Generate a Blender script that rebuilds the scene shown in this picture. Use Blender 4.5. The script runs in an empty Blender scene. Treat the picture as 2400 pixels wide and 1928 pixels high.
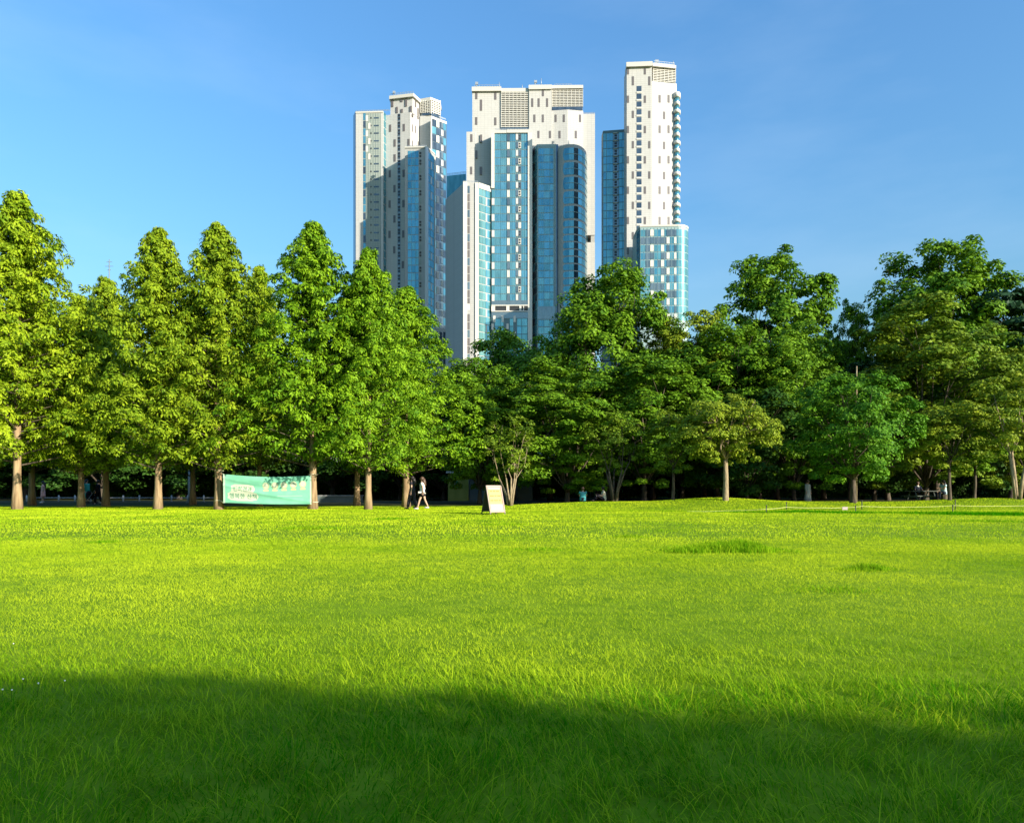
import bpy, bmesh, math, random
import numpy as np
from mathutils import Vector, Matrix

# ------------------------------------------------------------------ camera, sky, sun, exposure
scene = bpy.context.scene
COL = scene.collection
F, CH, HY = 1733.0, 1.05, 1146.0          # focal length (photo px), eye height (m), horizon row
cam_d = bpy.data.cameras.new('camera')
cam = bpy.data.objects.new('camera', cam_d)
COL.objects.link(cam)
cam.location = (0, 0, CH)
cam.rotation_euler = (math.radians(90), 0, 0)
cam_d.sensor_width = 36.0
cam_d.lens = 36.0 * F / 2400.0
cam_d.shift_y = (HY - 964.0) / 2400.0
cam_d.clip_start = 0.05
cam_d.clip_end = 12000
scene.camera = cam

SUN_AZ, SUN_EL = 52.0, 19.0               # degrees to the right of straight behind the viewer, and up
sa, se = math.radians(SUN_AZ), math.radians(SUN_EL)
to_sun = Vector((math.sin(sa) * math.cos(se), -math.cos(sa) * math.cos(se), math.sin(se)))
world = bpy.data.worlds.new('World')
scene.world = world
world.use_nodes = True
wn, wl = world.node_tree.nodes, world.node_tree.links
wn.clear()
sky = wn.new('ShaderNodeTexSky')
sky.sky_type = 'NISHITA'
sky.sun_disc = False
sky.sun_elevation = se
sky.sun_rotation = math.radians(180 - SUN_AZ)
sky.altitude = 0
sky.air_density = 2.0
sky.dust_density = 2.0
sky.ozone_density = 10.0
bg = wn.new('ShaderNodeBackground')
bg.inputs['Strength'].default_value = 0.15
wout = wn.new('ShaderNodeOutputWorld')
wtc = wn.new('ShaderNodeTexCoord'); wmp = wn.new('ShaderNodeMapping'); wmp.inputs['Scale'].default_value = (1.3, 1.3, 4.5); wmp.inputs['Location'].default_value = (0.35, 0.2, 0.55)
wno = wn.new('ShaderNodeTexNoise'); wno.inputs['Scale'].default_value = 1.6; wno.inputs['Detail'].default_value = 6; wno.inputs['Roughness'].default_value = 0.55
wmr = wn.new('ShaderNodeMapRange'); wmr.inputs[1].default_value = 0.46; wmr.inputs[2].default_value = 0.85; wmr.inputs[4].default_value = 0.13
wmx = wn.new('ShaderNodeMix'); wmx.data_type = 'RGBA'; wmx.inputs[7].default_value = (3.6, 4.2, 4.8, 1)      # thin high cloud
wl.new(wtc.outputs['Generated'], wmp.inputs[0]); wl.new(wmp.outputs[0], wno.inputs['Vector']); wl.new(wno.outputs['Fac'], wmr.inputs[0])
wl.new(wmr.outputs[0], wmx.inputs[0]); wl.new(sky.outputs[0], wmx.inputs[6])
wl.new(wmx.outputs[2], bg.inputs['Color'])
wl.new(bg.outputs[0], wout.inputs['Surface'])

sun_d = bpy.data.lights.new('sun', 'SUN')
sun_d.energy = 4.8
sun_d.angle = math.radians(0.53)
sun_d.color = (1.0, 0.90, 0.74)
sun = bpy.data.objects.new('sun', sun_d)
COL.objects.link(sun)
sun.rotation_euler = to_sun.to_track_quat('Z', 'Y').to_euler()
sun.location = to_sun * 60

scene.view_settings.view_transform = 'Standard'
scene.view_settings.look = 'None'
scene.view_settings.exposure = 1.0
scene.view_settings.gamma = 1.0
scene.view_settings.use_curve_mapping = False
scene.render.engine = 'CYCLES'
scene.cycles.max_bounces = 6
scene.cycles.transparent_max_bounces = 4
scene.cycles.use_denoising = True

rng = np.random.default_rng(11)
random.seed(11)


def P(px, py, D):
    """A point of the place seen at photo pixel (px, py), D metres away."""
    return Vector(((px - 1200) / F * D, D, CH + (HY - py) / F * D))


def PX(px, D):
    return (px - 1200) / F * D


def ZZ(py, D):
    return CH + (HY - py) / F * D


# ------------------------------------------------------------------ helpers
def tag(o, label=None, cat=None, group=None, kind=None):
    if label: o['label'] = label
    if cat: o['category'] = cat
    if group: o['group'] = group
    if kind: o['kind'] = kind
    return o


def obj(name, me, mat=None, parent=None):
    if isinstance(me, bmesh.types.BMesh):
        m = bpy.data.meshes.new(name)
        me.to_mesh(m); me.free(); me = m
    o = bpy.data.objects.new(name, me)
    if mat is not None and len(me.materials) == 0:
        me.materials.append(mat)
    COL.objects.link(o)
    if parent is not None: o.parent = parent
    return o


def empty(name, loc=(0, 0, 0), rz=0.0):
    o = bpy.data.objects.new(name, None)
    COL.objects.link(o)
    o.location = loc
    o.rotation_euler = (0, 0, rz)
    o.empty_display_size = 0.3
    return o


def smooth(me):
    me.polygons.foreach_set('use_smooth', [True] * len(me.polygons))
    return me


def mesh_np(name, V, loops, starts, mat=None, attrs=None):
    """mesh from arrays; attrs: {name: per-vertex float array}"""
    me = bpy.data.meshes.new(name)
    V = np.ascontiguousarray(V, dtype=np.float32)
    me.vertices.add(len(V)); me.vertices.foreach_set('co', V.ravel())
    me.loops.add(len(loops)); me.loops.foreach_set('vertex_index', np.ascontiguousarray(loops, dtype=np.int32))
    me.polygons.add(len(starts)); me.polygons.foreach_set('loop_start', np.ascontiguousarray(starts, dtype=np.int32))
    me.update(calc_edges=True)
    for k, a in (attrs or {}).items():
        at = me.attributes.new(k, 'FLOAT', 'POINT')
        at.data.foreach_set('value', np.ascontiguousarray(a, dtype=np.float32))
    if mat: me.materials.append(mat)
    return me


def quads(name, V, Q, mat=None, attrs=None):
    Q = np.asarray(Q)
    return mesh_np(name, V, Q.ravel(), np.arange(len(Q)) * Q.shape[1], mat, attrs)


def bm_box(bm, c, s, rz=0.0):
    r = bmesh.ops.create_cube(bm, size=1.0)
    M = Matrix.Translation(c) @ Matrix.Rotation(rz, 4, 'Z') @ Matrix.Diagonal((*s, 1))
    bmesh.ops.transform(bm, matrix=M, verts=r['verts'])


def bm_tube(bm, pts, rad, n=8, caps=True):
    """tapered tube along a list of points"""
    pts = [Vector(p) for p in pts]
    rings = []
    for i, p in enumerate(pts):
        a = pts[min(i + 1, len(pts) - 1)] - pts[max(i - 1, 0)]
        a.normalize()
        u = a.cross(Vector((0.13, 0.99, 0.05)));
        if u.length < 1e-3: u = a.cross(Vector((1, 0, 0)))
        u.normalize(); v = a.cross(u)
        r = rad[i] if hasattr(rad, '__len__') else rad
        rings.append([bm.verts.new(p + (u * math.cos(t) + v * math.sin(t)) * r) for t in [2 * math.pi * k / n for k in range(n)]])
    for A, B in zip(rings, rings[1:]):
        for k in range(n):
            f = bm.faces.new((A[k], A[(k + 1) % n], B[(k + 1) % n], B[k])); f.smooth = True
    if caps:
        bm.faces.new(rings[0][::-1]); bm.faces.new(rings[-1])
    return bm


def bm_loft(bm, rings, n=16, caps=True):
    """rings: (centre, rx, ry) horizontal ellipses, bottom to top"""
    R = []
    for c, rx, ry in rings:
        R.append([bm.verts.new((c[0] + rx * math.cos(2 * math.pi * k / n), c[1] + ry * math.sin(2 * math.pi * k / n), c[2])) for k in range(n)])
    for A, B in zip(R, R[1:]):
        for k in range(n):
            f = bm.faces.new((A[k], A[(k + 1) % n], B[(k + 1) % n], B[k])); f.smooth = True
    if caps:
        bm.faces.new(R[0][::-1]); bm.faces.new(R[-1])
    return bm


# ------------------------------------------------------------------ materials
def principled(name, col, rough=0.6, spec=0.5, metal=0.0):
    m = bpy.data.materials.new(name); m.use_nodes = True
    b = m.node_tree.nodes['Principled BSDF']
    b.inputs['Base Color'].default_value = (*col, 1)
    b.inputs['Roughness'].default_value = rough
    b.inputs['Specular IOR Level'].default_value = spec
    b.inputs['Metallic'].default_value = metal
    return m


def noisy(name, c1, c2, scale=6.0, rough=0.7, spec=0.3, bump=0.0, metal=0.0, stretch=(1, 1, 1)):
    m = principled(name, c1, rough, spec, metal)
    nt = m.node_tree; b = nt.nodes['Principled BSDF']
    tc = nt.nodes.new('ShaderNodeTexCoord')
    mp = nt.nodes.new('ShaderNodeMapping'); mp.inputs['Scale'].default_value = stretch
    no = nt.nodes.new('ShaderNodeTexNoise'); no.inputs['Scale'].default_value = scale; no.inputs['Detail'].default_value = 5
    cr = nt.nodes.new('ShaderNodeValToRGB')
    cr.color_ramp.elements[0].position = 0.35; cr.color_ramp.elements[1].position = 0.68
    cr.color_ramp.elements[0].color = (*c1, 1); cr.color_ramp.elements[1].color = (*c2, 1)
    nt.links.new(tc.outputs['Object'], mp.inputs[0]); nt.links.new(mp.outputs[0], no.inputs['Vector'])
    nt.links.new(no.outputs['Fac'], cr.inputs[0]); nt.links.new(cr.outputs[0], b.inputs['Base Color'])
    if bump:
        bp = nt.nodes.new('ShaderNodeBump'); bp.inputs['Strength'].default_value = bump; bp.inputs['Distance'].default_value = 0.05
        nt.links.new(no.outputs['Fac'], bp.inputs['Height']); nt.links.new(bp.outputs[0], b.inputs['Normal'])
    return m


def leafy(name, dark, light, transl=0.25, rough=0.55, patch=0.0, spec=0.12):
    """foliage: colour differs leaf by leaf through the 'tint' attribute"""
    m = bpy.data.materials.new(name); m.use_nodes = True
    nt = m.node_tree; nd = nt.nodes; b = nd['Principled BSDF']; out = nd['Material Output']
    at = nd.new('ShaderNodeAttribute'); at.attribute_name = 'tint'
    cr = nd.new('ShaderNodeValToRGB')
    cr.color_ramp.elements[0].color = (*dark, 1); cr.color_ramp.elements[1].color = (*light, 1)
    src = at.outputs['Fac']
    if patch:
        tc = nd.new('ShaderNodeTexCoord'); no = nd.new('ShaderNodeTexNoise'); no.inputs['Scale'].default_value = patch; no.inputs['Detail'].default_value = 3
        ma = nd.new('ShaderNodeMath'); ma.operation = 'MULTIPLY_ADD'; ma.inputs[1].default_value = 1.4; ma.inputs[2].default_value = -0.7
        ad = nd.new('ShaderNodeMath'); ad.operation = 'ADD'; ad.use_clamp = True
        nt.links.new(tc.outputs['Object'], no.inputs['Vector']); nt.links.new(no.outputs['Fac'], ma.inputs[0])
        nt.links.new(at.outputs['Fac'], ad.inputs[0]); nt.links.new(ma.outputs[0], ad.inputs[1]); src = ad.outputs[0]
    nt.links.new(src, cr.inputs[0])
    b.inputs['Roughness'].default_value = rough
    b.inputs['Specular IOR Level'].default_value = spec
    nt.links.new(cr.outputs[0], b.inputs['Base Color'])
    tr = nd.new('ShaderNodeBsdfTranslucent'); nt.links.new(cr.outputs[0], tr.inputs['Color'])
    mx = nd.new('ShaderNodeMixShader'); mx.inputs[0].default_value = transl
    nt.links.new(b.outputs[0], mx.inputs[1]); nt.links.new(tr.outputs[0], mx.inputs[2]); nt.links.new(mx.outputs[0], out.inputs['Surface'])
    return m


GRASS_D, GRASS_L = (0.036, 0.225, 0.001), (0.50, 0.615, 0.024)
M_blade = leafy('grass_blade', GRASS_D, GRASS_L, 0.36, 0.7, patch=0.35, spec=0.0)
M_lawn = noisy('lawn_soil', (0.105, 0.195, 0.003), (0.18, 0.275, 0.008), 3.0, 0.95, 0.1)
M_redwood_leaf = leafy('redwood_leaf', (0.070, 0.160, 0.005), (0.38, 0.49, 0.016), 0.22)
M_redwood_leaf_g = leafy('redwood_leaf_green', (0.040, 0.140, 0.005), (0.26, 0.43, 0.012), 0.22)
M_redwood_leaf_o = leafy('redwood_leaf_olive', (0.062, 0.150, 0.006), (0.33, 0.43, 0.016), 0.22)
M_leaf_mid = leafy('leaf_mid_green', (0.030, 0.110, 0.005), (0.19, 0.34, 0.014), 0.22)
M_leaf_olive = leafy('leaf_olive', (0.045, 0.110, 0.007), (0.22, 0.31, 0.017), 0.2)
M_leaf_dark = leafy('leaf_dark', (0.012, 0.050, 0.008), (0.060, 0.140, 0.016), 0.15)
M_leaf_deep = leafy('leaf_deep_green', (0.028, 0.115, 0.006), (0.14, 0.31, 0.014), 0.22)
M_leaf_yellow = leafy('leaf_yellow_green', (0.070, 0.140, 0.008), (0.30, 0.37, 0.020), 0.22)
M_pine = leafy('pine_needle', (0.010, 0.040, 0.018), (0.035, 0.085, 0.030), 0.1)
M_bark_red = noisy('bark_redwood', (0.20, 0.135, 0.075), (0.40, 0.29, 0.165), 9, 0.9, 0.1, 0.6, stretch=(1, 1, 0.12))
M_bark = noisy('bark_grey_brown', (0.055, 0.045, 0.034), (0.13, 0.105, 0.075), 10, 0.9, 0.1, 0.5, stretch=(1, 1, 0.2))
M_bark_pale = noisy('bark_pale', (0.20, 0.155, 0.095), (0.36, 0.29, 0.18), 12, 0.9, 0.1, 0.4, stretch=(1, 1, 0.3))


# ------------------------------------------------------------------ ground
def sstep(a, b, x):
    t = np.clip((x - a) / (b - a), 0, 1)
    return t * t * (3 - 2 * t)


def ground_z(x, y):
    x = np.asarray(x, float); y = np.asarray(y, float)
    z = 0.012 * np.sin(x * 0.9 + 1.3 * np.sin(y * 0.31)) * np.sin(y * 0.7)
    right = sstep(-4, 6, x)
    z = z + right * 0.30 * sstep(36, 43, y)                       # the far lawn swells up on the right
    z = z + 0.26 * np.exp(-(((x - 11.8) / 3.4) ** 2 + ((y - 41.5) / 3.0) ** 2))
    z = z + 0.26 * np.exp(-(((x - 27.5) / 3.2) ** 2 + ((y - 41.5) / 3.0) ** 2))
    z = z + right * -0.30 * sstep(44, 50, y)
    z = z + 0.05 * np.exp(-(((x - 3.95) / 0.55) ** 2 + ((y - 13.25) / 0.5) ** 2))
    return z


def gz(x, y):
    return float(ground_z(x, y))


gx = np.concatenate([[-6000, -2000, -700, -250, -110], np.arange(-70, 70.1, 1.0), [110, 250, 700, 2000, 6000]])
gy = np.concatenate([[-6000, -2000, -600, -200, -80], np.arange(-40, 100.1, 1.0), [140, 250, 450, 900, 2500, 6000]])
GXX, GYY = np.meshgrid(gx, gy)
Vg = np.stack([GXX.ravel(), GYY.ravel(), ground_z(GXX, GYY).ravel()], 1)
nxg = len(gx)
ii, jj = np.meshgrid(np.arange(nxg - 1), np.arange(len(gy) - 1))
a0 = (jj * nxg + ii).ravel()
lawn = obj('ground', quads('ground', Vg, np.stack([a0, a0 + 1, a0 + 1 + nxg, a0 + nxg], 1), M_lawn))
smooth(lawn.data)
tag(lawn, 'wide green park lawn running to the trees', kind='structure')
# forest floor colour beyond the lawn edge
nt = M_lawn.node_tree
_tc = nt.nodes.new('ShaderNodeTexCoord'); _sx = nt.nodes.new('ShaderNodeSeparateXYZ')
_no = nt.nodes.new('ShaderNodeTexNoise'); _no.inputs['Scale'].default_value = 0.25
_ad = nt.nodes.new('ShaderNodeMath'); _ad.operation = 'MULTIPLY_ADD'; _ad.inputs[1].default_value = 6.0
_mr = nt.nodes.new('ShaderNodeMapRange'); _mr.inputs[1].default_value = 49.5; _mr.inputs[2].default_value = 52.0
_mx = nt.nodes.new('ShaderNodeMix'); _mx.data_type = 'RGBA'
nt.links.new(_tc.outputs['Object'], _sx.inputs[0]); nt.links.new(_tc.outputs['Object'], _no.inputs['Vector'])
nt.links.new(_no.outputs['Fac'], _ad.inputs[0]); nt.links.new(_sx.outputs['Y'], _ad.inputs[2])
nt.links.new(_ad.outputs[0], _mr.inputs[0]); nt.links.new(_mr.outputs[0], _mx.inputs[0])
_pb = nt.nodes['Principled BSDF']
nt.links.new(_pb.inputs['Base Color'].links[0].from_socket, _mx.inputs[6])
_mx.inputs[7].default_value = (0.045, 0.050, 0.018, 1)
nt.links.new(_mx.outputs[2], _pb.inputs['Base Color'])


# ------------------------------------------------------------------ grass
def vnoise(x, y, f, seed):
    """cheap smooth value noise in 0..1"""
    r = np.random.default_rng(seed); T = r.random((64, 64))
    u, v = x * f + 100.3, y * f + 77.7
    i, j = np.floor(u).astype(int), np.floor(v).astype(int)
    a, b = u - i, v - j
    a, b = a * a * (3 - 2 * a), b * b * (3 - 2 * b)
    g = lambda p, q: T[p % 64, q % 64]
    return (g(i, j) * (1 - a) + g(i + 1, j) * a) * (1 - b) + (g(i, j + 1) * (1 - a) + g(i + 1, j + 1) * a) * b


def blade_arrays(x, y, h, w, lean, tint, seg):
    n = len(x)
    z = ground_z(x, y) - 0.004
    az = rng.random(n) * 2 * np.pi
    la = rng.random(n) * 2 * np.pi
    wx, wy = np.cos(az) * w / 2, np.sin(az) * w / 2
    lx, ly = np.cos(la) * lean * h, np.sin(la) * lean * h
    B = np.stack([x, y, z], 1)
    Wd = np.stack([wx, wy, 0 * wx], 1)
    tipz = h * np.sqrt(np.clip(1 - (lean * 0.75) ** 2, 0.12, 1))
    T = B + np.stack([lx, ly, tipz], 1)
    if seg == 1:
        V = np.stack([B - Wd, B + Wd, T], 1).reshape(-1, 3)
        base = np.arange(n) * 3
        return V, np.stack([base, base + 1, base + 2], 1).ravel(), np.full(n, 3), np.repeat(tint, 3)
    Mi = B + np.stack([lx * 0.28, ly * 0.28, tipz * 0.62], 1)
    V = np.stack([B - Wd, B + Wd, Mi + Wd * 0.8, Mi - Wd * 0.8, T], 1).reshape(-1, 3)
    base = np.arange(n) * 5
    L = np.stack([base, base + 1, base + 2, base + 3, base + 3, base + 2, base + 4], 1).ravel()
    return V, L, np.tile([4, 3], n), np.repeat(tint, 5)


def build_grass(name, parts, label):
    Vs, Ls, Cs, Ts, off = [], [], [], [], 0
    for V, L, C, T in parts:
        Vs.append(V); Ls.append(L + off); Cs.append(C); Ts.append(T); off += len(V)
    C = np.concatenate(Cs)
    st = np.concatenate([[0], np.cumsum(C)[:-1]])
    o = obj(name, mesh_np(name, np.concatenate(Vs), np.concatenate(Ls), st, M_blade, {'tint': np.concatenate(Ts)}))
    tag(o, label, 'grass', kind='stuff')
    return o


def wedge(n, d0, d1, margin=1.2):
    D = np.sqrt(d0 ** 2 + (d1 ** 2 - d0 ** 2) * rng.random(n))
    x = (rng.random(n) * 2 - 1) * (0.70 * D + margin)
    return x, D


def curved_blades(x, y, L, w, az, th0, bend, tint):
    """blades that rise and arch over: 4 pieces each"""
    n = len(x); z = ground_z(x, y) - 0.004
    p = np.stack([x, y, z], 1); face = az + np.pi / 2 + rng.normal(0, 0.5, n)
    Wd = np.stack([np.cos(face), np.sin(face), 0 * face], 1) * (w / 2)[:, None]
    cols = [p - Wd, p + Wd]
    for k, f in ((1, 0.95), (2, 0.8), (3, 0.55)):
        th = th0 + bend * (k - 0.5) / 4
        p = p + np.stack([np.cos(az) * np.sin(th), np.sin(az) * np.sin(th), np.cos(th)], 1) * (L / 4)[:, None]
        p[:, 2] = np.maximum(p[:, 2], z + 0.006)
        cols += [p - Wd * f, p + Wd * f]
    th = th0 + bend * 0.9
    p = p + np.stack([np.cos(az) * np.sin(th), np.sin(az) * np.sin(th), np.cos(th)], 1) * (L / 4)[:, None]
    p[:, 2] = np.maximum(p[:, 2], z + 0.004)
    V = np.stack(cols + [p], 1).reshape(-1, 3)
    b = (np.arange(n) * 9)[:, None]
    Lp = (b + np.array([0, 1, 3, 2, 2, 3, 5, 4, 4, 5, 7, 6, 6, 7, 8])).ravel()
    return V, Lp, np.tile([4, 4, 4, 3], n), np.repeat(tint, 9)


gp = []
# near, long and matted
x, y = wedge(135000, 1.75, 6.4)
n = len(x)
cl = vnoise(x, y, 1.8, 3); c2 = vnoise(x, y, 6.0, 4); fld = vnoise(x, y, 1.3, 9) * 4 * np.pi
keep = (rng.random(n) < 0.30 + 0.85 * c2) & (rng.random(n) < np.clip((6.4 - y) / 2.2, 0, 1))
x, y, cl, c2, fld = x[keep], y[keep], cl[keep], c2[keep], fld[keep]; n = len(x)
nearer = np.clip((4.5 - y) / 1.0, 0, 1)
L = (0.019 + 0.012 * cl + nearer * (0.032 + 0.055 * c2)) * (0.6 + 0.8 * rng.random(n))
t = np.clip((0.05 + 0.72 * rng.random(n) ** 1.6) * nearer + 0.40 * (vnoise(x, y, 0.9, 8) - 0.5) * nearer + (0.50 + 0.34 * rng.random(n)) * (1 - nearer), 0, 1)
gp.append(curved_blades(x, y, L, 0.0024 + 0.0018 * rng.random(n), fld + rng.normal(0, 1.1, n), 0.15 + 0.5 * rng.random(n), (0.3 + 1.7 * rng.random(n)) * (0.35 + 0.65 * nearer), t))
# stray long bent blades, and straw
x, y = wedge(9000, 1.75, 5.0); n = len(x)
gp.append(curved_blades(x, y, 0.07 + 0.09 * rng.random(n), 0.0022 + 0.0014 * rng.random(n), rng.random(n) * 6.283, 0.3 + 0.6 * rng.random(n), 0.4 + 1.4 * rng.random(n), 0.35 + 0.5 * rng.random(n)))
# short under-storey so that no soil shows
x, y = wedge(110000, 1.75, 7.5); k_ = rng.random(len(x)) < np.clip((7.5 - y) / 3.2, 0, 1); x, y = x[k_], y[k_]; n = len(x)
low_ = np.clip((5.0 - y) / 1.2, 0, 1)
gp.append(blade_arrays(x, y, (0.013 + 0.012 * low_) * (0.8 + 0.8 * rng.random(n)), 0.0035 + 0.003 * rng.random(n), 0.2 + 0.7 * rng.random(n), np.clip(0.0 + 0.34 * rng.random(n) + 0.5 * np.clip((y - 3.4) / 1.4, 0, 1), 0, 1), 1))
# middle
x, y = wedge(640000, 4.3, 16.5)
k_ = (rng.random(len(x)) < np.clip((y - 4.3) / 1.6, 0, 1)) & (rng.random(len(x)) < np.clip((16.5 - y) / 4, 0, 1)); x, y = x[k_], y[k_]
cl = vnoise(x, y, 0.9, 5)
cm = vnoise(x, y * 2.2, 1.1, 15)
h = (0.016 + 0.012 * cl + 0.010 * cm) * (0.7 + 0.6 * rng.random(len(x)))
fine_ = vnoise(x, y, 9.0, 21)
t = np.clip(0.42 + 0.16 * cm + 0.22 * fine_ + 0.30 * rng.random(len(x)), 0, 1)
gp.append(blade_arrays(x, y, h * (0.8 + 0.5 * fine_), (0.00062 * y) * (0.7 + 0.6 * rng.random(len(x))), 0.4 + 0.8 * rng.random(len(x)), t, 1))
# far
x, y = wedge(265000, 12.0, 44, 3)
k_ = rng.random(len(x)) < np.clip((y - 12) / 4, 0.05, 1); x, y = x[k_], y[k_]
cl = vnoise(x, y, 0.6, 6)
cm = vnoise(x, y * 1.6, 0.55, 16)
h = (0.022 + 0.020 * cl + 0.016 * cm) * (0.7 + 0.6 * rng.random(len(x)))
fine_ = vnoise(x, y, 3.5, 22)
t = np.clip(0.40 + 0.18 * cm + 0.22 * fine_ + 0.30 * rng.random(len(x)), 0, 1)
gp.append(blade_arrays(x, y, h, (0.0012 * y) * (0.7 + 0.6 * rng.random(len(x))), 0.2 + 0.6 * rng.random(len(x)), t, 1))
build_grass('grass', gp, 'bright green mown grass covering the lawn')
# taller darker clumps standing out of the lawn
gp = []
for (px, py, wx, wy, hh, n) in [(1700, 1292, 0.75, 0.28, 0.21, 2600), (1745, 1290, 0.35, 0.2, 0.24, 1000), (1620, 1295, 0.4, 0.2, 0.14, 800), (2040, 1334, 0.22, 0.12, 0.13, 600), (2000, 1336, 0.25, 0.1, 0.08, 400),
                             (1475, 1258, 0.45, 0.2, 0.09, 500), (1885, 1200, 1.4, 0.4, 0.16, 700), (720, 1240, 0.7, 0.3, 0.12, 700), (250, 1272, 0.3, 0.15, 0.08, 300), (920, 1217, 0.9, 0.3, 0.10, 500),
                             (1185, 1230, 0.8, 0.3, 0.09, 500), (2300, 1222, 1.4, 0.4, 0.10, 700), (1250, 1288, 0.5, 0.2, 0.07, 400), (1950, 1385, 0.5, 0.2, 0.06, 500)]:
    D = F * CH / (py - HY); X = PX(px, D)
    gx_, gy_ = X + rng.normal(0, wx * 0.68, n), D + rng.normal(0, wy * 0.9, n)
    fall = np.exp(-(((gx_ - X) / wx) ** 2))
    gp.append(blade_arrays(gx_, gy_, hh * 0.78 * (0.3 + 0.7 * fall) * (0.5 + 0.7 * rng.random(n)), 0.0009 * D * (0.7 + 0.5 * rng.random(n)), 0.15 + 0.5 * rng.random(n), 0.06 + 0.42 * rng.random(n), 2))
for k in range(46):  # strip of dark blades standing in for the shade band on the right lawn
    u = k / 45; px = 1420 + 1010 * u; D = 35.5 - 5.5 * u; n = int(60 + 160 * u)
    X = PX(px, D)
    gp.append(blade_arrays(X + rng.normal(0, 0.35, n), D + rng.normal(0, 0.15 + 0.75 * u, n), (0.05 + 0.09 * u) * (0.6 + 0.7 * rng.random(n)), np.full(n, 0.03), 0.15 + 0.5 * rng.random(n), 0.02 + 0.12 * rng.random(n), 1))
build_grass('tall_grass_and_shade_strip', gp, 'darker tufts of uncut grass, and a dark grass strip standing in for shade on the right lawn')


# ------------------------------------------------------------------ trees
def leaf_quads(name, C, A, N, size, aspect, mat, tint):
    A = A / np.linalg.norm(A, axis=1, keepdims=True)
    B = np.cross(N, A); B /= np.linalg.norm(B, axis=1, keepdims=True) + 1e-9
    s = np.asarray(size)[:, None] * 0.5
    V = np.stack([C + A * s, C + B * s * aspect - A * s * 0.15, C - A * s, C - B * s * aspect - A * s * 0.15], 1).reshape(-1, 3)
    n = len(C); base = np.arange(n) * 4
    return quads(name, V, np.stack([base, base + 1, base + 2, base + 3], 1), mat, {'tint': np.repeat(tint, 4)})


def unit(n, r):
    v = r.normal(size=(n, 3)); return v / np.linalg.norm(v, axis=1, keepdims=True)


def puff_leaves(r, centres, radii, outs, per, flat=0.75, droop=0.0, tint_c=None):
    """leaves over the outer and upper skin of leaf pads"""
    k = len(centres); n = k * per
    c = np.repeat(centres, per, 0); R = np.repeat(radii, per)[:, None]; o = np.repeat(outs, per, 0)
    d = unit(n, r); d[:, 2] = np.where(d[:, 2] < -0.35, -d[:, 2], d[:, 2])
    d = d + o * 0.35; d /= np.linalg.norm(d, axis=1, keepdims=True)
    p = c + d * R * (0.45 + 0.62 * r.random((n, 1)) ** 0.6) * np.array([1, 1, flat])
    N = d * 0.9 + np.array([0, 0, 0.45]) + o * 0.3 + r.normal(0, 0.45, (n, 3)); N /= np.linalg.norm(N, axis=1, keepdims=True)
    A = d + np.array([0, 0, -droop]) + r.normal(0, 0.5, (n, 3))
    A = A - N * np.sum(A * N, 1, keepdims=True)
    tint = np.clip(np.repeat(tint_c if tint_c is not None else r.random(k), per) * 0.5 + r.random(n) * 0.5, 0, 1)
    return p, A, N, tint


def redwood(seed, h, r0, cb, mat):
    r = np.random.default_rng(seed)
    bm = bmesh.new()
    zs = np.linspace(0, h * 0.97, 14)
    bend = r.normal(0, 0.08, 2)
    rad = [0.165 * (1 - z / h) ** 0.8 * (1 + 0.55 * math.exp(-z / 0.35)) + 0.015 for z in zs]
    bm_tube(bm, [(bend[0] * z / h, bend[1] * z / h, z - 0.15 * (z == 0)) for z in zs], rad, 10)
    bb = bmesh.new()
    cs, rs, os_, fi = [], [], [], 0.0
    nb = 250
    for i in range(nb):
        t = (i + r.random()) / nb
        t = t ** 0.85
        z = cb + (h - cb) * t
        R = r0 * (1 - t) ** 0.84 * (0.80 + 0.20 * min(1, t / 0.10)) * (0.70 + 0.42 * r.random()) + 0.10
        az = i * 2.39996 + r.normal(0, 0.3)
        R *= (1 + 0.13 * math.sin(2 * az + seed) * (1 - t)) * (1 - 0.30 * max(0, (t - 0.82) / 0.18))
        o = np.array([math.cos(az), math.sin(az), 0])
        rise = 0.55 * R * (0.5 + 0.5 * t)
        tip = np.array([0, 0, z + rise]) + o * R
        if R > 0.5:
            mid = np.array([0, 0, z]) * 0.45 + tip * 0.55 - np.array([0, 0, 0.06])
            bm_tube(bb, [(0, 0, z), tuple(mid)], [0.035 * (1 - t) + 0.012, 0.010], 4, False)
        for u in ((0.16, 0.42, 0.72, 1.0) if R > 0.9 else (0.45, 1.0)):
            c = np.array([0, 0, z + rise * u ** 0.8]) + o * R * u + r.normal(0, 0.09, 3)
            cs.append(c); rs.append((0.33 + 0.20 * r.random()) * (0.75 + 0.25 * u) * (0.65 + 0.35 * (1 - t))); os_.append(o)
    for k in range(5):                                            # the leader
        cs.append(np.array([0, 0, h - 0.28 * k]) + r.normal(0, 0.05, 3)); rs.append(0.12 + 0.06 * k); os_.append(np.array([0, 0, 0.2]))
    cs, rs, os_ = np.array(cs), np.array(rs), np.array(os_)
    p, A, N, tint = puff_leaves(r, cs, rs, os_, 66, 1.0, 0.9)
    p[:, 2] = np.where(p[:, 2] > cb, cb + (p[:, 2] - cb) * (h - cb) / (p[:, 2].max() - cb), p[:, 2])
    sz = 0.115 + 0.13 * r.random(len(p))
    return bmm(bm, 'redwood_trunk', M_bark_red), bmm(bb, 'redwood_branches', M_bark), leaf_quads('redwood_crown', p, A, N, sz, 0.44, mat, tint)


def bmm(bm, name, mat):
    me = bpy.data.meshes.new(name); bm.to_mesh(me); bm.free(); me.materials.append(mat); return me


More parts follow.
